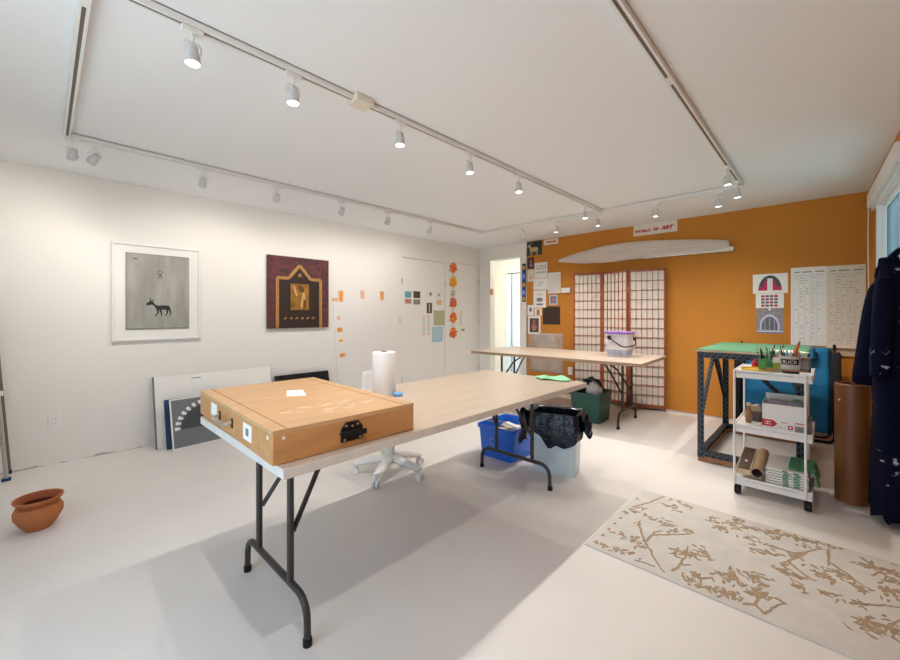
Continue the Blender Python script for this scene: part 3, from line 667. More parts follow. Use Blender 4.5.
# ------------------------------------------------------------------ papers and pictures on the orange wall (x means world y here)
def pin(name, label, cat, ya, za, yb, zb, mats, fn=None, y=0., group=None):
    return note(name, label, cat, (ya+yb)/2, (za+zb)/2, abs(ya-yb), abs(za-zb), mats, fn, y, group, wall='B')
def deer(k, w, h):
    Y1, Y0 = -.003, -.0014
    k.prism([(-.09,.0),(-.07,.02),(.045,.015),(.07,-.01),(.06,-.05),(-.05,-.055),(-.085,-.04)],Y1,Y0,1)
    k.prism([(-.105,.065),(-.075,.06),(-.06,.01),(-.09,-.01),(-.10,.03),(-.125,.025),(-.13,.04)],Y1,Y0,1)
    for x in (-.075,-.045,.03,.055): k.prism([(x-.007,-.04),(x+.007,-.04),(x+.005,-.115),(x-.005,-.115)],Y1,Y0,1)
    for s in (0,.03): k.prism([(-.095+s,.06),(-.088+s,.06),(-.09+s*1.6,.105),(-.095+s*1.6,.105)],Y1,Y0,1)
pin('deer_picture','dark picture of a tan deer at the top left of orange wall','picture',3.548,2.405,3.269,2.175,['deergreen','tanpaint'],deer)
pin('photo_print','dark red photo directly below the deer picture','photo',3.538,2.150,3.414,1.967,['photored','skin_photo','stone'],lambda k,w,h:(k.ell(.0,.02,.018,.03,-.003,-.0014,1,10),k.ell(.01,-.04,.03,.03,-.003,-.0014,2,10)))
def squiggle_sign(k, w, h):
    for x0, x1 in ((-.075,-.035),(-.030,.0),(.006,.040),(.045,.085)): k.prism([(x0,-.012+.05*x0*.2),(x1,-.008),(x1,.012),(x0,.010)],-.003,-.0014,1)
pin('paper_sign','small white sign with red lettering beside the deer picture','sign',3.235,2.400,2.988,2.315,['paper2','red'],squiggle_sign)
t = thing('wooden_sign','long pale sign with red lettering high on orange wall','sign',(OW-.012,1.615,2.338),BACKROT)
k = MB(); k.box((-.262,-.012,-.072),(.262,-.001,.070),0)
k.build('sign_board','paper2',t,bevel=.001)
k = MB(); text_mesh(k,'WORLD',.046,-.145,-.030,-.013,0,scalex=1.15,bold=.0025); k.build('sign_word','red',t); k = MB(); text_mesh(k,'OF',.043,.012,-.026,-.013,0,shear=.2,scalex=1.1,bold=.003); k.build('sign_word','red',t); k = MB(); text_mesh(k,'ART',.060,.142,-.028,-.013,0,shear=.3,scalex=1.1,bold=.004); k.build('sign_word','red',t)
t = thing('sun_strip','dark blue vertical strip of gold suns on white door casing','decoration',(OW-.0185,3.602,1.745),BACKROT)
k = MB(); k.box((-.034,-.006,-.315),(.034,.001,.315),0)
for i, z in enumerate((.245,.105,-.035,-.16,-.265)):
    if i % 2 == 0: k.ell(0,z,.024,.034,-.008,-.006,1,14)
    else: k.prism([(-.024,z-.06),(.024,z-.06),(.024,z+.05),(-.024,z+.05)],-.008,-.006,2); k.ell(0,z,.014,.03,-.009,-.008,3,10)
k.build('strip_face',['navy','sunyellow','bluebox','paper2'],t)
def script(rows, cols=1, cw=.8, mi=1, seed=1):
    def fn(k, w, h):
        rn = random.Random(seed)
        for c in range(cols):
            for r in range(rows):
                x0 = -w/2+w*(c+.12)/cols; x1 = x0+w/cols*cw*rn.uniform(.5,1); z = h/2-h*(r+.7)/(rows+.4)
                k.box((x0,-.0022,z-h*.16/rows),(x1,-.0014,z+h*.16/rows),mi)
    return fn
GC = 'white sheets pinned on the orange wall'
def sheetA(k, w, h):
    rn = random.Random(4)
    for r, z in enumerate((.07,.03,-.03)):
        for i in range(7):
            x = -w/2+.03+i*.026; k.box((x,-.0022,z-.012),(x+.008+.008*rn.random(),-.0014,z+.004+.012*rn.random()),1)
    k.box((w/2-.03,-.0022,.03),(w/2-.022,-.0014,.10),1)
pin('pinned_sheet','upper white sheet of sketches on orange wall, right of the red photo','paper',3.406,2.050,3.175,1.800,['paper','ink'],sheetA,.003,GC)
def sheetD(k, w, h):
    for j in range(12):
        a0, a1 = 2*math.pi*j/12, 2*math.pi*(j+1)/12; mark(k, [(.03*math.cos(a0),.0+.03*math.sin(a0)),(.03*math.cos(a1),.03*math.sin(a1))], .002, -.0014, 1)
    mark(k, [(-.05,-.04),(.0,.02),(.05,.04)], .002, -.0014, 1); mark(k, [(-w/2+.01,-h/2+.01),(w/2-.01,-h/2+.01)], .002, -.0014, 1)
pin('pinned_sheet','white sheet with a small circle sketch under the upper sketch sheet','paper',3.425,1.795,3.170,1.612,['paper','ink'],sheetD,.003,GC)
def columns(k, w, h):
    for c in range(6):
        x = -w/2+.02+c*(w-.04)/5.4; k.box((x,-.0022,-h/2+.02),(x+.003,-.0014,h/2-.02),1)
        for r in range(9): k.box((x+.008,-.0022,-h/2+.03+r*.03),(x+.02,-.0014,-h/2+.036+r*.03),1)
pin('pinned_sheet','white sheet ruled in columns, rightmost of the pinned cluster','paper',3.164,1.875,2.948,1.552,['paper','ink'],columns,.001,GC)
pin('pinned_sheet','white sheet with a grey drawing below the circle sketch','paper',3.425,1.605,3.199,1.331,['paper','stone'],lambda k,w,h:(k.ell(0,-.01,.06,.035,-.0022,-.0014,1,14),k.box((-.06,-.0022,-.10),(.06,-.0014,-.07),1),k.box((-.04,-.0022,.07),(.05,-.0014,.08),1)),.002,GC)
pin('pinned_sheet','small cream sheet below the dark red photo by door casing','paper',3.538,1.951,3.414,1.757,['paper2','paleorange'],lambda k,w,h:k.ell(0,-.03,.04,.03,-.0022,-.0014,1,12),.001,GC)
pin('pinned_sheet','small white sheet above the framed portrait by door casing','paper',3.538,1.375,3.425,1.205,['paper','stone'],lambda k,w,h:k.ell(0,.01,.03,.04,-.0022,-.0014,1,10),.0,GC)
pin('pinned_sheet','small sheet with brown picture left of the dark brown square','paper',3.405,1.320,3.275,1.205,['paper','skin_photo'],lambda k,w,h:k.box((-.03,-.0022,-.05),(.03,-.0014,.04),1),.0,GC)
pin('photo_print','slate blue picture with pale border on orange wall','photo',3.141,1.528,2.999,1.373,['skylilac','photoblue','skin_photo'],lambda k,w,h:(k.box((-w/2+.022,-.0022,-h/2+.022),(w/2-.022,-.0014,h/2-.022),1),k.ell(0,.0,.025,.035,-.003,-.0022,2,10)))
pin('brown_panel','dark brown square panel on the orange wall','panel',3.255,1.345,2.955,1.066,['chocolate'])
pin('portrait_print','portrait photo in a white mat low on the orange wall','photo',3.525,1.197,3.296,.901,['paper','photobrown','skin_photo','magenta'],lambda k,w,h:(k.box((-w/2+.03,-.0022,-h/2+.035),(w/2-.03,-.0014,h/2-.035),1),k.ell(0,.06,.02,.03,-.003,-.0022,2,12),k.ell(0,-.03,.045,.06,-.003,-.0022,2,12),k.ell(.01,.0,.02,.02,-.0036,-.003,3,10)),.004)
t = thing('film_sheet','large pale translucent plastic sheet low on orange wall','plastic sheet',(OW-.012,3.21,.62),BACKROT)
k = MB(); k.grid(lambda u, v: ((u-.5)*.60, .0006-.008*(.5+.5*math.sin(9*u+4*v)), (v-.5)*.62), 16, 12); k.build('film','thinfilm',t,solid=.001)
t = thing('wall_dispenser','white box switch on orange wall left of the folding screen','switch',(OW-.012,2.850,1.585),BACKROT)
MB().box((-.072,-.035,-.036),(.072,0,.042)).build('housing','white',t,bevel=.008)
MB().box((-.030,-.039,-.02),(.030,-.034,.02)).build('button','trimw',t,bevel=.003)
outlet('white wall outlet low on orange wall behind the far table',(OW-.012,2.79,.375),BACKROT)
k = MB().lathe([(0,0),(.018,0),(.018,.008),(.008,.02),(0,.022)],16); tag(k.build('wall_peg','chocolate',loc=(OW-.012,1.985,2.186),rot=(0,-math.pi/2,0)),'small dark peg on orange wall above the white bundle','peg')
# long bundle wrapped in plastic, held on two pegs
t = thing('wrapped_bundle','long plastic-wrapped white bundle hung high on orange wall','bundle',(OW-.012,1.9,2.05),BACKROT)
S = [(-1.10,-.006,.014,.02),(-.9,-.002,.058,.05),(-.65,.005,.097,.065),(-.32,.020,.128,.075),(-.05,.020,.127,.08),(.2,.025,.118,.08),(.66,.0,.095,.075),(.9,-.018,.080,.07),(1.07,-.033,.066,.06),(1.09,-.036,.060,.058)]
k = MB(); V = []
for i, (x, z, hz, dy) in enumerate(S):
    V.append([k.bm.verts.new((x, -dy*.55*(1+math.sin(a))-.004, z+hz*math.cos(a)*(1+.05*math.sin(5*a+2*i)))) for a in [2*math.pi*j/16 for j in range(16)]])
for i in range(len(V)-1):
    for j in range(16): k._f([V[i][j],V[i][(j+1)%16],V[i+1][(j+1)%16],V[i+1][j]],0)
k._f(V[0],0); k._f(V[-1][::-1],0)
k.build('plastic_wrap','film',t,sub=1)
MB().box((.15,-.062,-.098),(1.13,-.020,-.050)).build('white_strip','paper',t,bevel=.008)
for x in (-.55,.70): MB().tube([(x,.002,-.085),(x,-.10,-.092),(x,-.105,-.06)],.006,8).build('mounting_peg','steel',t)

# ------------------------------------------------------------------ posters at the right of the orange wall
def fanlight(k, w, h):
    Yb, Ya = -.0022, -.0014
    k.prism([(.10*math.cos(R(a)), -.075+.165*math.sin(R(a))) for a in range(0,181,12)],Yb,Ya,1)
    k.prism([(-.10,-.075),(.10,-.075),(.097,-.035),(-.097,-.035)],Yb-.0006,Yb,2); k.prism([(.055*math.cos(R(a)), -.035+.085*math.sin(R(a))) for a in range(0,181,15)],Yb-.0006,Yb,2)
    k.box((-.022,Yb-.0014,-.075),(.022,Yb-.0006,.055),3)
    for x in (-.008,.008): k.box((x-.001,Yb-.002,-.07),(x+.001,Yb-.0014,.05),1)
pin('art_print','white print of a crimson and black fanlight, topmost of three by long list','print',.604,1.668,.307,1.456,['paper','greyart2','magenta','paper'],fanlight,.001)
def windowgrid(k, w, h):
    for r in range(4):
        for c in range(4): k.box((-.072+.037*c,-.0022,-.065+.034*r),(-.042+.037*c,-.0014,-.040+.034*r),1 if (r+c) % 3 else 2)
pin('art_print','white print of small crimson window panes, middle print of three','print',.578,1.453,.340,1.296,['paper','stonedark','magenta'],windowgrid,.0)
def archphoto(k, w, h):
    Yb, Ya = -.0022, -.0014
    k.prism([(.085*math.cos(R(a)), -.06+.13*math.sin(R(a))) for a in range(0,181,10)]+[(-.085,-.105),(.085,-.105)],Yb,Ya,1)
    k.prism([(.068*math.cos(R(a)), -.06+.105*math.sin(R(a))) for a in range(0,181,10)]+[(-.068,-.10),(.068,-.10)],Yb-.0006,Yb,2)
    for x in (-.04,0,.04): k.box((x-.0018,Yb-.0012,-.10),(x+.0018,Yb-.0006,.03),1)
    k.box((-w/2,Yb,-h/2),(w/2,Ya,-h/2+.026),3); k.box((-w/2,Yb-.0006,-h/2+.018),(w/2,Yb,-h/2+.026),4); k.ell(0,h/2-.012,.010,.014,Yb-.0006,Yb,4,8)
pin('art_print','photo print of a grey stone archway, lowest of three by long list','print',.572,1.293,.345,1.018,['stone','skylilac','stonedark','photoblue','paper'],archphoto,.0)
def longlist(seed):
    def fn(k, w, h):
        rn = random.Random(seed)
        for x0, x1 in ((-.4,-.25),(-.18,.10),(.2,.44)): k.box((x0*w,-.0022,h/2-.055),(x1*w,-.0014,h/2-.045),1)
        k.box((-w/2+.02,-.0022,h/2-.085),(w/2-.02,-.0014,h/2-.082),2)
        for c in range(5):
            x = -w/2+.03+c*(w-.05)/5; k.box((x-.012,-.0022,-h/2+.02),(x-.0105,-.0014,h/2-.09),2)
            for r in range(24):
                if rn.random() < (.85 if c in (1,3) else .35):
                    z = h/2-.11-r*(h-.15)/24; k.box((x,-.0022,z-.003),(x+rn.uniform(.006,.024),-.0014,z+.003),1 if c in (1,3) else 2)
    return fn
pin('handwritten_list','white sheet of handwritten columns, left half of the long list','list',.283,1.716,.012,.905,['paper','ink','stone'],longlist(3),.001)
pin('handwritten_list','cream sheet of handwritten columns, right half of the long list','list',.012,1.712,-.262,.905,['paper2','ink','stone'],longlist(5),.002)
t = thing('wall_ledge','short cream wooden ledge on orange wall below the long list','ledge',(OW-.012,-.11,.86),BACKROT)
MB().box((-.115,-.022,-.048),(.125,0,.045)).build('ledge_board','palewood',t,bevel=.003)
MB().box((-.12,-.05,.032),(.13,-.022,.045)).build('ledge_lip','paper2',t,bevel=.003)
k = MB(); k.box((-.001,-.035,-.055),(.0005,.035,.055)); o = tag(k.build('switch_card','paleorange',loc=(OW-.007,4.285,1.62),rot=(0,0,0)),'small orange card on the doorway edge by the closet door','card')

# ------------------------------------------------------------------ folding screen
t = thing('folding_screen','three-panel cherry and rice-paper folding screen against orange wall','screen',(5.30,2.0,0))
PTS = [(5.235,2.615),(5.405,2.265),(5.285,1.872),(5.425,1.460)]
SH = 1.81
for i in range(3):
    a, b = Vector(PTS[i]), Vector(PTS[i+1]); d = b-a; L = d.length-.008; rz = math.atan2(d.y, d.x)
    fr = thing('screen_panel','','x'); del fr['label']; del fr['category']; fr.parent = t
    fr.location = (a.x-5.30+d.normalized().x*.004, a.y-2.0+d.normalized().y*.004, 0); fr.rotation_euler = (0,0,rz)
    k = MB(); e = .024
    for p, q in (((0,-.011,.0),(e,.011,SH)),((L-e,-.011,.0),(L,.011,SH)),((0,-.011,.035),(L,.011,.075)),((0,-.011,SH-.03),(L,.011,SH))): k.box(p, q)
    k.build('panel_frame','cherry',fr,bevel=.002)
    k = MB(); nx, nz = 6, 14; z0, z1 = .075, SH-.03
    for j in range(1,nx): x = e+(L-2*e)*j/nx; k.box((x-.0028,-.007,z0),(x+.0028,.003,z1))
    for j in range(1,nz): z = z0+(z1-z0)*j/nz; k.box((e,-.0075,z-.0028),(L-e,.0035,z+.0028))
    k.build('lattice','cherry',fr)
    MB().box((e-.004,.004,z0-.004),(L-e+.004,.0065,z1+.004)).build('paper_sheet','rice',fr)
    if i < 2:
        for z in (.3,.95,1.55): MB().cyl((L+.004,0,z-.035),(L+.004,0,z+.035),.007,n=8).build('hinge','gold',fr)
RUG_BRANCHES=[[(2.48,0.951),(2.587,0.891),(2.728,0.834),(2.891,0.79)],[(2.406,0.792),(2.294,0.74),(2.222,0.689),(2.122,0.631),(2.036,0.556)],[(2.258,0.7),(2.375,0.697),(2.425,0.672)],[(2.345,0.688),(2.418,0.622),(2.497,0.548)],[(2.071,0.529),(2.156,0.522),(2.233,0.515),(2.352,0.53)],[(2.156,0.522),(2.186,0.48)],[(2.04,0.694),(2.044,0.669),(2.057,0.603)],[(2.107,0.425),(2.154,0.385)],[(2.129,0.46),(2.107,0.425),(2.049,0.413)],[(2.185,0.29),(2.265,0.318)],[(2.812,0.244),(2.903,0.208),(2.842,0.185),(2.752,0.197)],[(2.657,0.231),(2.66,0.191),(2.657,0.121),(2.74,0.071),(2.812,0.02),(2.917,-0.076)],[(2.822,-0.002),(2.646,-0.002)],[(2.684,-0.009),(2.621,-0.068),(2.545,-0.122)],[(2.703,0.085),(2.563,0.139),(2.51,0.172)],[(2.553,0.138),(2.498,0.1),(2.459,0.061)],[(2.852,-0.116),(2.898,-0.186),(2.761,-0.183),(2.688,-0.147)],[(2.804,-0.186),(2.798,-0.242)],[(2.397,-0.08),(2.399,-0.115),(2.451,-0.168),(2.472,-0.214)],[(2.262,-0.087),(2.278,-0.125),(2.293,-0.168),(2.369,-0.205)],[(2.271,0.325),(2.188,0.294),(2.172,0.274)],[(2.044,0.262),(2.077,0.219),(2.038,0.183),(2.102,0.17),(2.165,0.136)],[(2.077,0.219),(2.147,0.213)]]
RUG_LEAVES=[(2.714,0.923),(2.554,0.891),(2.542,0.854),(2.595,0.832),(2.534,0.796),(2.527,0.773),(2.49,0.891),(2.888,0.743),(2.878,0.697),(2.855,0.648),(2.761,0.711),(2.763,0.744),(2.765,0.69),(2.844,0.625),(2.52,0.688),(2.509,0.656),(2.462,0.634),(2.527,0.711),(2.503,0.578),(2.529,0.551),(2.22,0.83),(2.216,0.808),(2.211,0.762),(2.244,0.753),(2.217,0.73),(2.055,0.862),(2.052,0.84),(2.059,0.751),(2.057,0.765),(2.083,0.727),(2.162,0.726),(2.188,0.688),(2.41,0.793),(2.295,0.564),(2.255,0.537),(2.306,0.507),(2.333,0.479),(2.31,0.457),(2.321,0.435),(2.275,0.483),(2.351,0.449),(2.218,0.554),(2.268,0.523),(2.368,0.477),(2.124,0.436),(2.132,0.456),(2.049,0.417),(2.068,0.485),(2.055,0.451),(2.188,0.351),(2.232,0.343),(2.234,0.321),(2.175,0.327),(2.267,0.326),(2.057,0.379),(2.068,0.359),(2.071,0.339),(2.099,0.302),(2.097,0.329),(2.757,0.503),(2.782,0.493),(2.682,0.448),(2.691,0.467),(2.674,0.428),(2.881,0.405),(2.811,0.386),(2.776,0.408),(2.773,0.426),(2.874,0.381),(2.808,0.397),(2.814,0.36),(2.759,0.371),(2.799,0.286),(2.796,0.304),(2.81,0.261),(2.835,0.22),(2.876,0.206),(2.833,0.195),(2.764,0.198),(2.664,0.315),(2.656,0.297),(2.668,0.324),(2.553,0.253),(2.56,0.27),(2.546,0.237),(2.86,0.138),(2.842,0.117),(2.848,0.098),(2.843,0.129),(2.86,0.059),(2.85,0.043),(2.872,0.021),(2.882,-0.002),(2.884,-0.017),(2.858,0.074),(2.783,0.088),(2.888,-0.046),(2.661,0.215),(2.598,0.171),(2.636,0.143),(2.636,0.12),(2.668,0.11),(2.513,0.158),(2.443,0.157),(2.431,0.139),(2.432,0.118),(2.433,0.097),(2.437,0.084),(2.357,0.101),(2.347,0.084),(2.465,0.144),(2.537,0.039),(2.54,0.045),(2.538,0.018),(2.538,-0.002),(2.513,-0.015),(2.516,0.012),(2.605,-0.022),(2.595,-0.042),(2.576,-0.051),(2.612,-0.008),(2.377,0.017),(2.386,-0.002),(2.388,-0.02),(2.538,-0.079),(2.518,-0.102),(2.512,-0.114),(2.766,-0.126),(2.758,-0.138),(2.788,-0.159),(2.763,-0.112),(2.802,-0.205),(2.765,-0.227),(2.71,-0.229),(2.725,-0.206),(2.8,-0.224),(2.89,-0.244),(2.691,-0.209),(2.597,-0.167),(2.572,-0.177),(2.557,-0.187),(2.584,-0.206),(2.599,-0.213),(2.612,-0.191),(2.504,-0.166),(2.395,-0.086),(2.404,-0.103),(2.243,-0.102),(2.232,-0.112),(2.227,-0.127),(2.248,-0.149),(2.268,-0.135),(2.259,-0.16),(2.28,-0.12),(2.248,-0.086),(2.217,-0.137),(2.294,-0.183),(2.291,-0.193),(2.263,-0.191),(2.321,-0.191),(2.242,0.324),(2.207,0.312),(2.067,0.295),(2.084,0.294),(2.305,0.28),(2.298,0.257),(2.3,0.235),(2.31,0.215),(2.279,0.247),(2.18,0.23),(2.177,0.216),(2.19,0.238),(2.174,0.202),(2.172,0.179),(2.253,0.199),(2.208,0.219),(2.141,0.219),(2.148,0.237)]
# ------------------------------------------------------------------ slotted-steel work table with a mint mat
def slotted(mb, p0, p1, n0, n1, w=.047, th=.003, holes=True, step=.045):
    """slotted angle iron from p0 to p1; its two flanges run off along n0 and n1, with a row of slots in each"""
    p0, p1, n0, n1 = Vector(p0), Vector(p1), Vector(n0), Vector(n1); d = (p1-p0); L = d.length; d.normalize()
    def slab(o, a, b, c, mi):
        V = [mb.bm.verts.new(o+a*(i & 1)+b*((i >> 1) & 1)+c*(i >> 2)) for i in range(8)]
        for f in ((0,2,3,1),(4,5,7,6),(0,1,5,4),(2,6,7,3),(0,4,6,2),(1,3,7,5)): mb._f([V[i] for i in f], mi)
    for a, b in ((n0, n1), (n1, n0)):
        slab(p0, d*L, a*w, b*th, 0)
        if holes:
            for i in range(int(L/step)):
                s = (i+.5)*step
                slab(p0+d*(s-.011)+a*(w*.56)-b*.0008, d*.026, a*.013, b*(th+.0016), 1)
                slab(p0+d*(s+.013)+a*(w*.20)-b*.0008, d*.011, a*.010, b*(th+.0016), 1)
t = thing('work_table','slotted blue-grey steel work table topped with mint green mat','table',(4.385,.455,0),BACKROT)
hx, hy, H = .335, .570, .93                                       # local x runs along the wall, y into it
k = MB(); k.box((-hx-.01,-hy-.01,H-.014),(hx+.01,hy+.01,H)); k.build('tabletop','palewood',t,bevel=.002)
k = MB(); k.box((-hx-.008,-hy-.006,H+.0005),(hx+.008,hy+.008,H+.005)); k.build('cutting_mat','mint',t)
for sx in (-1,1):
    for sy in (-1,1):
        k = MB(); slotted(k,(sx*hx,sy*hy,.035),(sx*hx,sy*hy,H-.015),(-sx,0,0),(0,-sy,0)); k.build('leg',['slotted','hole'],t)
        MB().box((sx*(hx-.024)-.022,sy*(hy-.024)-.022,0),(sx*(hx-.024)+.022,sy*(hy-.024)+.022,.035)).build('foot','worn_wood',t)
for z, nm in ((H-.016,'top_rail'),(.09,'bottom_rail')):
    for sy in (-1,1):
        k = MB(); slotted(k,(-hx,sy*(hy+.001),z),(hx,sy*(hy+.001),z),(0,0,-1),(0,-sy,0)); k.build(nm,['slotted','hole'],t)
    for sx in (-1,1):
        k = MB(); slotted(k,(sx*(hx+.001),-hy,z),(sx*(hx+.001),hy,z),(0,0,-1),(-sx,0,0)); k.build(nm,['slotted','hole'],t)
for sy in (-1,1): MB().box((-hx+.05,sy*(hy-.01)-.015,.008),(hx-.05,sy*(hy-.01)+.012,.045)).build('wood_batten','worn_wood',t)
for sx in (-1,1): MB().box((sx*(hx-.02)-.018,-hy+.05,.008),(sx*(hx-.02)+.018,hy-.05,.045)).build('wood_batten','worn_wood',t)
def gusset_front(sx):                                             # big curved corner plate under the top
    P = [(sx*hx,H-.06),(sx*hx,H-.32)]
    for i in range(7):
        a = math.pi/2*i/6; P.append((sx*(hx-.045-.20*(1-math.cos(a))), H-.32+.215*math.sin(a)))
    P.append((sx*(hx-.26),H-.06)); return P
for sx in (1,):
    k = MB(); k.prism(gusset_front(sx),-hy+.002,-hy+.006); k.build('gusset_plate','slotted',t)
for s in (-1,1):                                                  # inverted V on the left end
    k = MB(); slotted(k,(-hx+.004,s*.545,H-.55),(-hx+.004,s*.02,H-.05),(0,-s*.7,-.7),(1,0,0),.034); k.build('end_brace',['slotted','hole'],t)
k = MB(); slotted(k,(-hx+.05,hy-.005,H-.08),(hx-.02,hy-.005,.22),(.6,0,.7),(0,-1,0),.04); k.build('cross_brace',['slotted','hole'],t)
k = MB(); slotted(k,(-.02,hy-.009,H-.12),(hx-.02,hy-.009,.52),(.6,0,.7),(0,-1,0),.04); k.build('cross_brace',['slotted','hole'],t)
k = MB(); k.box((-.13,-.09,0),(.13,.09,.0016),0); k.box((-.13,-.09,.0016),(-.115,.09,.0022),1)
tag(k.build('drawing_sheet',['paper2','darkgrey'],loc=(4.05,.22,.9362),rot=(0,0,R(24))),'loose white sheet on the mint mat by the blue chair','paper')

# ------------------------------------------------------------------ folded blue lounge chair behind the work table
t = thing('folding_lounge_chair','folded bright blue lounge chair with black frame behind work table','chair',(5.215,.32,0),BACKROT)
def uframe(w, z0, z1, y0, y1, r=.05):
    P = []
    for i in range(5): a = math.pi/2*i/4; P.append((-w+r-r*math.cos(a)*1., 0, z0+r-r*math.sin(a)))
    Q = [(-w,0,z1)]+P+[(-x,0,z) for x,_,z in P[::-1]]+[(w,0,z1)]
    return [(x, y0+(y1-y0)*(z-z0)/(z1-z0), z) for x,_,z in Q]
MB().tube(uframe(.365,.012,.93,-.055,.135),.012,10).build('outer_frame','black',t)
MB().tube(uframe(.335,.06,.88,-.095,.085),.011,10).build('inner_frame','black',t)
k = MB(); k.grid(lambda u, v: ((u-.5)*.66, -.10+.20*(.08+.85*v)+.012*math.sin(9*v)-.02*math.sin(math.pi*u)+.004*math.sin(60*u), .10+.80*v), 24, 16); sl = k.build('blue_sling','bluecloth',t,solid=.004)
for s in (-1,1):
    k = MB()
    for i in range(22):
        z = .12+.036*i; y = -.10+.20*(.08+.85*(z-.1)/.8); k.tube([(s*.325,y,z),(s*.362,y-.008,z+.012)],.003,6)
    k.build('elastic_lacing','black',sl)
    k = MB(); k.rrect([(0,0,-.50,.03,.016,.010),(0,0,-.48,.036,.020,.014),(0,0,.22,.036,.020,.014),(0,0,.25,.026,.014,.010)],n=4); k.build('armrest','black',t,loc=(s*.375,-.035,.62),rot=(R(-8),0,0))
    MB().tube([(s*.36,-.045,.10),(s*.36,-.11,.28),(s*.36,-.03,.55)],.010,8).build('folding_link','black',t)
k = MB(); k.rrect([(0,0,0,.20,.035,.03),(0,0,.10,.20,.035,.03)],n=5); k.build('head_pillow','bluecloth',t,loc=(.03,-.0,.795),rot=(R(-11),0,0))

# ------------------------------------------------------------------ white trolley
t = thing('utility_cart','white three-tier wheeled cart in front of the work table','cart',(3.515,.268,0),BACKROT)
hx, hy = .203, .215
for z in (.065,.425,.795):
    k = MB(); top = z+.054
    k.box((-hx,-hy,z+.034),(hx,hy,z+.040)); e = .006
    k.box((-hx,-hy,z),(hx,-hy+e,top)); k.box((-hx,hy-e,z),(hx,hy,top)); k.box((-hx,-hy,z),(-hx+e,hy,top)); k.box((hx-e,-hy,z),(hx,hy,top))
    k.build('tray','whitemetal',t,bevel=.0015)
for sx in (-1,1):
    for sy in (-1,1):
        px = hx-.035 if sx > 0 else -hx+.008; MB().tube([(px,sy*(hy+.006),.07),(px,sy*(hy+.006),.845)],.007,10).build('post','whitemetal',t)
        x, y = sx*(hx-.025), sy*(hy-.02)
        k = MB(); k.cyl((x,y,.05),(x,y,.075),.012,n=10)
        k.tube([(x-.018,y-.008,.031),(x-.012,y-.008,.031),(x+.012,y-.008,.031),(x+.018,y-.008,.031)],[.026,.031,.031,.026],24)
        k.box((x-.012,y-.014,.050),(x+.012,y+.010,.066)); k.build('caster','black',t)
def on_cart(lx, ly, z): return (3.515+ly, .268-lx, z)
ZT, ZM, ZB = .8355, .4655, .1055
# top tray
k = MB(); k.lathe([(0,0),(.07,0),(.085,.008),(.088,.022),(.085,.022),(.080,.011),(.068,.006),(0,.006)],36); tag(k.build('paint_dish','yellow',loc=on_cart(-.088,-.115,ZT)),'shallow yellow dish on top tray of the white cart','dish')
t = thing('paint_tube','small red paint tube beside the yellow dish on white cart','tube',on_cart(-.105,.010,ZT))
MB().lathe([(0,0),(.02,0),(.022,.01),(.022,.05),(.012,.06),(0,.06)],18).build('tube_body','red',t); MB().lathe([(.0,.060),(.010,.060),(.010,.075),(0,.075)],14).build('tube_cap','red',t)
def holder(name, label, lx, ly, r, h, m, cat='cup'):
    t = thing(name, label, cat, on_cart(lx, ly, ZT)); MB().lathe([(0,0),(r*.9,0),(r,.006),(r,h),(r-.003,h),(r*.88,.008),(0,.008)],28).build('cup_body',m,t); return t
holder('pencil_cup','cup full of green pencils on top tray of the white cart',-.048,-.03,.036,.085,'greenprint')
holder('brush_cup','white cup of brushes with lime label next to green pencils',.002,.0,.032,.095,'paper')
MB().box((0,0,0),(.001,.001,.001)).bm.free()
rn = random.Random(11)
def stick(name, label, cat, base, tip, r, m, tipm=None, group=None):
    t = thing(name, label, cat, base, (0,0,0), group); d = Vector(tip)-Vector(base)
    MB().tube([(0,0,0), d*.86], r, 8).build('handle', m, t); MB().tube([d*.861, d], [r*.95, r*.35], 8).build('tip', tipm or m, t); return t
for i in range(9):
    a = 2*math.pi*i/9; b = on_cart(-.048+.016*math.cos(a), -.03+.016*math.sin(a), ZT+.0095); l = .045+.02*rn.random()
    stick('pencil','green pencil standing in the green cup on the white cart','pencil',b,on_cart(-.048+l*math.cos(a),-.03+l*math.sin(a)*.8,ZT+.135+.05*rn.random()),.0042,'greenprint' if i % 3 else 'black','palewood','pencils in the green cup')
for i in range(5):
    a = 2*math.pi*i/5+.4; b = on_cart(.002+.013*math.cos(a), .013*math.sin(a), ZT+.0095)
    stick('paint_brush','thin brush in the white cup with lime label on cart','brush',b,on_cart(.002+.05*math.cos(a),.035*math.sin(a),ZT+.155+.045*rn.random()),.0036,('steel','dark','alu','black','palewood')[i],'black','brushes in the white cup')
t = [o for o in bpy.data.objects if o.name == 'brush_cup'][0]
MB().lathe([(.0325,.01),(.0327,.01),(.0327,.06),(.0325,.06)],28).build('lime_label','lime',t)
t = thing('paint_bucket','small grey-white bucket with black label holding brushes on white cart','bucket',on_cart(.088,-.075,ZT),(0,0,-math.pi/2))
MB().lathe([(0,0),(.043,0),(.045,.004),(.054,.108),(.057,.108),(.057,.116),(.052,.116),(.043,.008),(0,.008)],36).build('bucket_body','greybucket',t)
def wrapcyl(k, a0, a1, z0, z1, r0, r1, mi, n=12):
    k.grid(lambda u, v: ((r0+(r1-r0)*v)*math.sin(a0+(a1-a0)*u), -(r0+(r1-r0)*v)*math.cos(a0+(a1-a0)*u), z0+(z1-z0)*v), n, 2, mi)
k = MB(); wrapcyl(k,-1.0,1.0,.062,.098,.0508,.0540,0); wrapcyl(k,-1.3,1.3,.004,.030,.0458,.0482,0); lab = k.build('bucket_label','black',t)
k = MB(); text_mesh(k,'BLICK',.030,0,0,0,0,scalex=.95,depth=.0003)
for v in k.bm.verts:
    x = v.co.x; z = v.co.z+.070; a = x/.053; r = .0548+(z-.07)*.09-v.co.y*.2; v.co = Vector((r*math.sin(a), -r*math.cos(a), z))
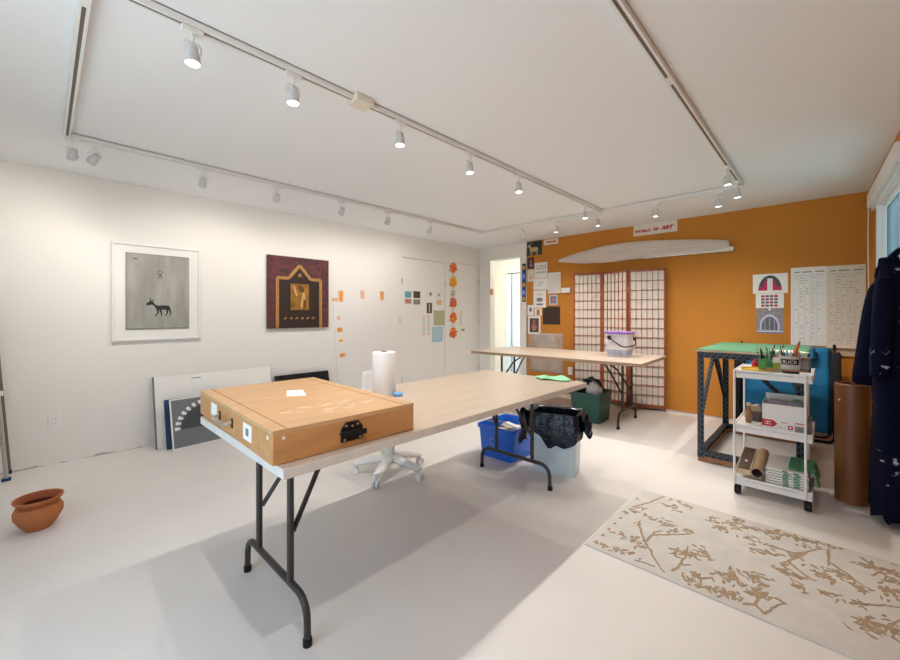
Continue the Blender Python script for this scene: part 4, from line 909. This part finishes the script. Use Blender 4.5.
k.build('bucket_lettering','paper',lab)
for i in range(9):
    a = 2*math.pi*i/9+.2; b = on_cart(.088+.022*math.cos(a), -.075+.022*math.sin(a), ZT+.0095); m = ('bluecap','black','paper','navy','alu','black','bluecap','dark','steel')[i]
    stick('paint_brush','brush or tool standing in the grey-white bucket on cart','brush',b,on_cart(.088+.055*math.cos(a),-.075+.05*math.sin(a),ZT+.145+.04*rn.random()),.0045,m,'black' if i % 2 else 'paper','brushes in the bucket')
stick('paint_brush','thick orange-handled brush leaning out of the bucket on cart','brush',on_cart(.080,-.080,ZT+.014),on_cart(.134,-.040,ZT+.215),.0095,'orangepaint','dark')
k = MB(); k.box((-.035,-.05,0),(.035,.05,.095),0); k.box((-.028,-.0508,.02),(.028,-.05,.08),1); tag(k.build('small_box',['photobrown','stone'],loc=on_cart(.150,.10,ZT),rot=BACKROT,bevel=.002),'small dark box at the right end of cart top tray','box')
k = MB(); k.box((-.11,-.013,0),(.11,.013,.008)); tag(k.build('wooden_stick','worn_wood',loc=on_cart(.065,-.185,ZT+.0265),rot=(0,0,-math.pi/2)),'flat brown wooden stick at the front of cart top tray','stick')
# middle tray
t = thing('cardboard_box','open white box with red arrow on cart middle tray','box',on_cart(.060,-.05,ZM),BACKROT)
bx, by, bh = .112, .125, .170; k = MB(); e = .003
k.box((-bx,-by,0),(bx,by,.003)); k.box((-bx,-by,0),(bx,-by+e,bh)); k.box((-bx,by-e,0),(bx,by,bh+.035)); k.box((-bx,-by,0),(-bx+e,by,bh)); k.box((bx-e,-by,0),(bx,by,bh)); k.build('box_body','paper',t)
k = MB(); yy = -by-.0008
k.prism([(-bx+.002,.022),(-.052,.022),(-.030,.044),(-.052,.066),(-bx+.002,.066)],yy,-by,0); k.box((-.095,yy-.0006,.050),(-.062,yy,.054),1); k.box((-.095,yy-.0006,.034),(-.062,yy,.038),1); k.box((-.083,yy-.0006,.034),(-.078,yy,.054),1)
k.box((.022,yy,.018),(.046,yy+.0008,.042),0); k.box((.029,yy-.0006,.025),(.039,yy,.035),1); k.box((.058,yy,.058),(.100,yy+.0008,.068),2); k.box((-.012,yy,.054),(.020,yy+.0008,.060),2); k.box((.055,yy,.010),(.098,yy+.0008,.046),3); k.box((-.025,yy,.022),(-.008,yy+.0008,.026),2)
k.build('printed_marks',['red','paper','pinkpetal','stone'],t)
k = MB(); k.box((-.085,-.10,.0),(.09,-.02,.185)); tag(k.build('grey_folder','stone',loc=on_cart(.062,-.05,ZM+.0035),rot=BACKROT,bevel=.003),'grey packet standing inside the white box on cart','packet')
k = MB(); k.box((-.02,-.015,0),(.02,.015,.186)); tag(k.build('green_packet','greenprint',loc=on_cart(.120,-.02+.0,ZM+.0035),rot=BACKROT,bevel=.003),'small green packet standing inside the white box on cart','packet')
t = thing('bottle','small amber-brown bottle at the left of the cart middle tray','bottle',on_cart(-.135,-.06,ZM)); MB().lathe([(0,0),(.017,0),(.019,.006),(.019,.085),(.011,.10),(.011,.118),(0,.118)],20).build('bottle_body','worn_wood',t); MB().lathe([(0,.1185),(.013,.1185),(.013,.138),(0,.14)],18).build('bottle_cap','palewood',t)
k = MB(); k.lathe([(0,0),(.028,0),(.030,.006),(.030,.06),(.026,.066),(0,.066)],22); tag(k.build('jar','photobrown',loc=on_cart(-.10,.025,ZM)),'small dark jar behind the brown bottle on cart','jar')
k = MB(); k.prism([(-.05,0),(.05,0),(.04,.10),(-.02,.085)],-.02,.02); tag(k.build('wood_offcut','palewood',loc=on_cart(-.132,.122,ZM),rot=(0,0,R(-60))),'pale wood offcut at the left back of cart middle tray','wood')
k = MB(); k.box((-.010,-.09,0),(.010,.09,.085)); tag(k.build('grey_box','stone',loc=on_cart(.183,-.06,ZM),rot=BACKROT,bevel=.002),'narrow grey box at the right end of cart middle tray','box')
# bottom tray
k = MB(); k.box((-.040,-.19,0),(.040,.19,.035),0); k.box((-.034,-.184,.035),(.034,.184,.036),1); k.box((-.006,-.06,.036),(.010,-.04,.0375),2); tag(k.build('flat_box',['palewood','photobrown','paper'],loc=on_cart(-.148,-.02,ZB+.062),rot=(R(8),0,-math.pi/2)),'flat dark-faced wooden box on cart bottom tray','box')
t = thing('cardboard_tube','cardboard tube lying on cart bottom tray, open end forward','tube',on_cart(-.072,-.212,ZB+.062),(0,0,-math.pi/2))
k = MB(); n = 28
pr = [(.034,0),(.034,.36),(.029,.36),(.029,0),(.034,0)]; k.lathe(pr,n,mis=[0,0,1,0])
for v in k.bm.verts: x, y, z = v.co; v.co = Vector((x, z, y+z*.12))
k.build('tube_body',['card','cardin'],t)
for i in range(7):
    k = MB(); k.box((-.105,-.19,0),(.105,.165,.010),0)
    for s in (-.02,.035): k.box((s,-.1906,.0005),(s+.03,-.19,.0095),1)
    tag(k.build('paint_tray',['paper','greenprint'],loc=on_cart(.074+.002*(i % 2),.004*i-.005,ZB+.0005+.0155*i),rot=(0,0,-math.pi/2+R(.6*(i % 3-1)))),'white tray with green marks in the pile on the cart bottom tier','tray','stacked white trays on the cart bottom tier')
k = MB(); k.grid(lambda u, v: (.035+.140*u+.006*u*(1+math.sin(9*v)), -.16+.30*v, .114+.003*math.sin(5*v)+.002*math.sin(9*u)-(0 if u < .86 else .085*(u-.86)/.14)), 28, 14); tag(k.build('green_cloth','greenprint',loc=on_cart(.045,.03,ZB-.001),rot=BACKROT,solid=.004),'green cloth over the right side of the tray pile on cart','cloth')

# ------------------------------------------------------------------ brown veneer cylinder by the right wall
t = thing('veneer_cylinder','tall brown wood-veneer cylinder standing between cart and hanging coat','cylinder',(3.678,-.114,0))
k = MB(); k.lathe([(.080,0),(.084,.004),(.084,.770),(.080,.775),(.074,.775),(.074,.70),(.0,.70)],48); k.lathe([(.08,0),(0,0)],48); k.build('cylinder_shell','veneer',t)
k = MB(); k.cyl((-.0585,.0585,.67),(-.0620,.0620,.67),.006,n=10); k.build('white_pin','paper',t)
MB().tube([(-.084*math.cos(a),.084*math.sin(a),.006) for a in [R(6*i) for i in range(60)]],.003,6,closed=True).build('bottom_rim','card',t)
# ------------------------------------------------------------------ navy coat on a hook at the right wall
t = thing('work_coat','paint-flecked navy coat hanging at the right edge','coat',(3.455,-.258,0),(0,0,R(1)))
secs = [(.06,.150,.070),(.35,.150,.068),(.65,.148,.066),(.95,.146,.068),(1.2,.150,.070),(1.34,.155,.064),(1.42,.150,.052),(1.47,.12,.046),(1.52,.08,.042),(1.56,.066,.038)]
def coatw(k, p):
    th = math.atan2(p.y*3, p.x); z = p.z; a = max(0, 1-z/1.45)
    f = 1+.16*a*math.sin(7*th+1.0+1.2*z)+.05*math.sin(13*th+6*z); g = 1+.03*math.sin(5*th+9*z)
    return Vector((p.x*g, p.y*f, z+(.02*math.sin(6*th) if k == 0 else 0)))
k = MB(); k.rrect([(-.0,0,z,x,y,min(x,y)*.95) for z, x, y in secs],n=10,wob=coatw); k.build('coat_body','coat',t)
for s, P, rr in ((1,[(.075,.020,1.43),(.090,.050,1.33),(.095,.070,1.15),(.094,.083,.97),(.092,.088,.82),(.092,.089,.785)],[.042,.050,.056,.060,.064,.064]),(-1,[(-.115,.01,1.46),(-.145,.03,1.33),(-.160,.04,1.10),(-.165,.045,.82)],[.040,.045,.045,.042])):
    k = MB(); k.tube(P, rr, 16, flat=.85)
    for v in k.bm.verts: v.co += Vector((.006*math.sin(40*v.co.z+3), .008*math.sin(31*v.co.z), 0))
    k.build('sleeve','coat',t,sub=1)
k = MB(); k.tube([(-.07,.010,1.535),(-.05,.036,1.50),(0,.046,1.45),(.05,.036,1.50),(.07,.010,1.535),(.06,-.03,1.59),(0,-.045,1.605),(-.06,-.03,1.59)],.013,10,closed=True,flat=1.2); k.build('collar','coat',t)
k = MB(); k.box((-.10,.060,.86),(.0,.080,1.04)); k.build('pocket','coat',t,bevel=.006)
MB().tube([(.0,-.045,1.605),(0,-.070,1.68),(0,-.110,1.685)],.004,8).build('hanging_loop','coat',t)
t = thing('wall_hook','steel hook on the right wall carrying the navy coat','hook',(3.455,right_y(3.455),1.68),(0,0,math.pi+R(1.8)))
MB().box((-.02,-.006,-.04),(.02,0,.04)).build('hook_plate','steel',t,bevel=.002); MB().tube([(0,-.006,.0),(0,-.025,-.015),(0,-.035,-.005),(0,-.036,.02)],.0045,8).build('hook_arm','steel',t)
t = thing('valve','small dark wall valve low between veneer cylinder and hanging coat','valve',(3.66,right_y(3.66),.36),(0,0,math.pi+R(1.8)))
MB().cyl((0,0,0),(0,-.075,0),.010,n=12).build('pipe','dark',t); MB().lathe([(0,-.03),(.016,-.03),(.020,0),(.016,.03),(0,.03)],16,c=(0,-.08,0)).build('valve_body','dark',t); MB().box((-.035,-.088,.03),(.035,-.072,.042)).build('valve_handle','dark',t,bevel=.003)

# ------------------------------------------------------------------ roller blind over the window
t = thing('roller_blind','white blind cassette with a pull cord above the window','blind',(4.35,right_y(4.35),2.215),(0,0,math.atan(.0314)))
k = MB(); k.rrect([(0,.026,-.75,.062,.022,.012),(0,.026,.65,.062,.022,.012)],n=4)
for v in k.bm.verts: x, y, z = v.co; v.co = Vector((z, y, x))
k.build('cassette','trimw',t)
MB().box((-.74,.012,-.085),(.64,.016,-.060)).build('blind_fabric','trimw',t); MB().box((-.74,.006,-.092),(.64,.026,-.082)).build('bottom_bar','white',t)
MB().tube([(.64,.040,-.05),(.642,.042,-.3),(.645,.040,-.60),(.64,.038,-.80)],.0035,6).build('pull_cord','white',t)

# ------------------------------------------------------------------ rug
k = MB().box((2.0,-.345,.0005),(2.905,.932,.008))
def strip(pts, w):
    n = len(pts)
    for i in range(n-1):
        (x0,y0),(x1,y1) = pts[i], pts[i+1]; d = math.hypot(x1-x0,y1-y0) or 1; nx, ny = -(y1-y0)/d, (x1-x0)/d
        a, b = w*(1-.55*i/n), w*(1-.55*(i+1)/n)
        k.flat([(x0+nx*a,y0+ny*a),(x0-nx*a,y0-ny*a),(x1-nx*b,y1-ny*b),(x1+nx*b,y1+ny*b)][::-1], .0075, .0092+.00002*len(k.bm.faces)/100+i*.00003, 1)
def inside(p): return 2.01 < p[0] < 2.895 and -.34 < p[1] < .925
rn = random.Random(3)
for b in RUG_BRANCHES:
    b = [p for p in b if inside(p)]
    if len(b) > 1:
        fine = []
        for i in range(len(b)-1):
            for j in range(4): u = j/4; fine.append((b[i][0]+(b[i+1][0]-b[i][0])*u+rn.uniform(-.004,.004), b[i][1]+(b[i+1][1]-b[i][1])*u+rn.uniform(-.004,.004)))
        strip(fine+[b[-1]], .0068)
for (x, y) in RUG_LEAVES+[(x+rn.gauss(0,.020), y+rn.gauss(0,.020)) for x, y in RUG_LEAVES*3]:
    L, Wd = rn.uniform(.009,.021), rn.uniform(.0035,.007); a = rn.uniform(-1.6,1.6)
    P = []
    for j in range(14):
        q = 2*math.pi*j/14; r = 1+.20*math.sin(3*q+x*50)+.12*math.sin(5*q+y*70); px, py = L*math.cos(q)*r, Wd*math.sin(q)*r
        P.append((x+px*math.cos(a)-py*math.sin(a), y+px*math.sin(a)+py*math.cos(a)))
    if all(inside(p) for p in P): k.flat(P, .0075, .0094+.0006*rn.random(), 1)
for i in range(6): k.flat([(2.06+.085*i+.012*math.cos(q), .895+.009*math.sin(q)) for q in [2*math.pi*j/8 for j in range(8)]], .0075, .0092, 1)
tag(k.build('rug',['rug','rugtan']),'pale rug with tan blossom branches on the floor at right','rug')

# ------------------------------------------------------------------ ceiling tracks and their spotlights
def track(label, p0, p1, joints=()):
    p0, p1 = Vector((*p0, CEIL)), Vector((*p1, CEIL)); d = p1-p0; L = d.length
    t = thing('lighting_track', label, 'track light rail', p0, (0,0,math.atan2(d.y, d.x)))
    k = MB(); k.box((0,-.018,-.030),(L,-.0065,0)); k.box((0,.0065,-.030),(L,.018,0)); k.box((0,-.018,-.006),(L,.018,0)); k.build('rail','trimw',t,bevel=.001)
    MB().box((.02,-.0065,-.0265),(L-.02,.0065,-.006)).build('power_slot','dark',t)
    for x in joints: MB().box((x-.035,-.0185,-.0315),(x+.035,.0185,-.001)).build('connector','trimw',t,bevel=.002)
    return t
YL, YM, YR, XF, XNr = 3.56, 1.842, .565, 4.37, .1245
track('ceiling track running along the left wall', (XNr,YL),(XF,YL),(.0,4.266))
trm = track('ceiling track running down the middle of the ceiling', (XNr,YM),(XF,YM),(.02,4.24))
track('ceiling track on the right side of ceiling', (-.6,YR),(XF,YR),(2.75,4.96))
track('ceiling track crossing in front of the orange wall', (XF+.0185,YL),(XF+.0185,YR))
track('short ceiling track across the room near the camera', (XNr-.0185,YR+.02),(XNr-.0185,YL),(1.385,))
o = MB().box((1.206-XNr-.055,-.050,-.040),(1.206-XNr+.055,.050,-.001)).build('feed_cover','paper2',trm,bevel=.006); o['label'] = 'cream feed cover'

WARM = (1.0, .945, .87)
def make_lamp():
    t = thing('track_spotlight','x','spotlight',(0,0,CEIL-.0315))
    k = MB(); k.box((-.045,-.016,-.024),(.045,.016,0)); k.build('track_adapter','trimw',t,bevel=.003)
    MB().cyl((0,0,-.024),(0,0,-.062),.008,n=12).build('stem','trimw',t)
    k = MB()
    P = [(-.036,0,-.115),(-.036,0,-.080),(-.028,0,-.066),(0,0,-.062),(.028,0,-.066),(.036,0,-.080),(.036,0,-.115)]
    k.tube(P,.0035,8); k.build('yoke','trimw',t)
    k = MB(); k.lathe([(0,.034),(.018,.034),(.024,.028),(.026,.004),(.031,-.012),(.033,-.020),(.033,-.052),(.030,-.054),(.028,-.050),(.028,-.030),(.0,-.028)],28)
    hd = k.build('lamp_head','lamp',t,loc=(0,0,-.112))
    MB().lathe([(0,-.036),(.018,-.038),(.0275,-.046),(.0275,-.044),(0,-.030)],24).build('bulb','bulb',hd)
    return t, hd
proto, proto_head = make_lamp(); proto.scale = (.86,.86,.86)
def lamp(x, y, label, aim, watts, rail_rot=0, group='track spotlights', cone=105, first=[True]):
    if first[0]: o = proto; first[0] = False; o.location = (x, y, CEIL-.0315); o.rotation_euler = (0,0,rail_rot); o['label'] = label; o['group'] = group
    else: o = dup(proto, (x, y, CEIL-.0315), (0,0,rail_rot), label, group)
    hd = [c for c in o.children if c.name.startswith('lamp_head')][0]
    d = Vector(aim).normalized(); d.rotate(Euler((0,0,-rail_rot)))
    hd.rotation_euler = Vector((0,0,-1)).rotation_difference(d).to_euler()
    L = bpy.data.lights.new('spot_beam','SPOT'); L.energy = watts; L.color = WARM; L.spot_size = R(cone); L.spot_blend = .7; L.shadow_soft_size = .018
    lo = bpy.data.objects.new('spot_beam', L); C.objects.link(lo); lo.parent = hd; lo.location = (0,0,-.062)
    return o
MW, WW, FW = 8.0, 3.2, 11
for x, lab in zip((.416,.828,1.478,2.113,2.73,3.956),('nearest the camera','second from the camera','just beyond the cream feed cover','fourth from the camera','fifth from the camera','farthest, above the far table')):
    lamp(x, YM, 'lit white spotlight on the middle ceiling track, '+lab, (0,-.05,-1), MW*(.75 if x < 1 else 1.15 if x < 2.5 else 1.5), group='spotlights on the middle track')
dirs = [(-.1,.55,-.9),(-.5,.75,-.75),(.1,.75,-.75),(.0,.75,-.8),(.1,.75,-.8),(.1,.8,-.8),(.2,.8,-.8)]
for x, lab, d in zip((.135,.240,.876,1.455,2.109,2.688,3.334),('at the near corner','tilted, second from the near corner','third, above the grey horse painting','fourth, between the two pictures','fifth, above the gold arch panel','sixth, above the orange tags','seventh, nearest the closet doors'), dirs):
    lamp(x, YL, 'white spotlight on left-wall track, '+lab, d, WW*.82, cone=140, group='spotlights on the left-wall track')
for y, lab, d in zip((2.873,2.413,1.891,1.282,.74),('leftmost, above the doorway side','above the small paper sign','third, beside the middle track end','below the long red-lettered sign','rightmost of the five, by the corner'),[(.12,.1,-1),(.08,0,-1),(.06,0,-1),(.08,0,-1),(.1,0,-1)]):
    lamp(XF+.0185, y, 'white spotlight on the track before orange wall, '+lab, d, FW, R(90), 'spotlights on the far track', 140)
for x, lab in ((3.70,'second from the far corner'),(4.16,'at the far right corner')):
    lamp(x, YR, 'lit white spotlight on the right ceiling track, '+lab, (.1,-.05,-1), FW, group='spotlights on the right track')
for x, lab in ((.40,'overhead right of the camera'),):
    lamp(x, YR, 'lit white spotlight on the right ceiling track, '+lab, (.3,.1,-1), MW*1.7, group='spotlights on the right track')
# added unseen point light that brightens the hall
L = bpy.data.lights.new('hall_fill_light','POINT'); L.energy = 7; L.color = (1,.93,.8); L.shadow_soft_size = .12
o = bpy.data.objects.new('hall_fill_light', L); C.objects.link(o); o.location = (6.35,4.0,2.2)

# ------------------------------------------------------------------ daylight through the window and the added door, camera
wd = bpy.data.worlds.new('sky_with_ceiling_fill'); bpy.context.scene.world = wd; wd.use_nodes = True
bg = wd.node_tree.nodes['Background']; 
nt = wd.node_tree; tc = nt.nodes.new('ShaderNodeTexCoord'); sp = nt.nodes.new('ShaderNodeSeparateXYZ'); rp = nt.nodes.new('ShaderNodeValToRGB')   # blue sky above, brighter pale lower half added to light the ceiling
nt.links.new(tc.outputs['Generated'], sp.inputs[0]); mr = nt.nodes.new('ShaderNodeMapRange'); mr.inputs['From Min'].default_value = -1
nt.links.new(sp.outputs['Z'], mr.inputs['Value']); nt.links.new(mr.outputs['Result'], rp.inputs['Fac']); nt.links.new(rp.outputs['Color'], bg.inputs['Color'])
rp.color_ramp.elements[0].position = .47; rp.color_ramp.elements[0].color = (.95,.975,1.0,1); rp.color_ramp.elements[1].position = .52; rp.color_ramp.elements[1].color = (.44,.58,.76,1)
bg.inputs['Strength'].default_value = 3.7
def portal(name, loc, rot, sx, sy):
    L = bpy.data.lights.new(name,'AREA'); L.shape = 'RECTANGLE'; L.size = sx; L.size_y = sy; L.cycles.is_portal = True
    o = bpy.data.objects.new(name, L); C.objects.link(o); o.location = loc; o.rotation_euler = rot
portal('added_door_daylight',(XN-.12,(NY0+NY1)/2,NZ1/2),(0,R(-90),0),NZ1,NY1-NY0)
portal('window_daylight',((WX0+WX1)/2,right_y(4.06)-.125,(WZ0+WZ1)/2),(R(90),0,0),WX1-WX0,WZ1-WZ0)
cam = bpy.data.cameras.new('camera'); co = bpy.data.objects.new('camera', cam); C.objects.link(co)
a = math.atan(378/392)
co.location = (0,0,1.23); co.rotation_euler = (R(90),0,a-R(90)); cam.sensor_width = 36; cam.lens = 392/900*36; cam.shift_y = -16/900; cam.clip_start = .02
sc = bpy.context.scene; sc.camera = co
sc.view_settings.view_transform = 'Standard'; sc.view_settings.look = 'None'; sc.view_settings.gamma = 1; sc.view_settings.use_curve_mapping = False
sc.view_settings.exposure = .95
sc.cycles.use_denoising = True; sc.cycles.max_bounces = 10; sc.cycles.diffuse_bounces = 6; sc.cycles.sample_clamp_indirect = 6; sc.cycles.caustics_reflective = False; sc.cycles.caustics_refractive = False
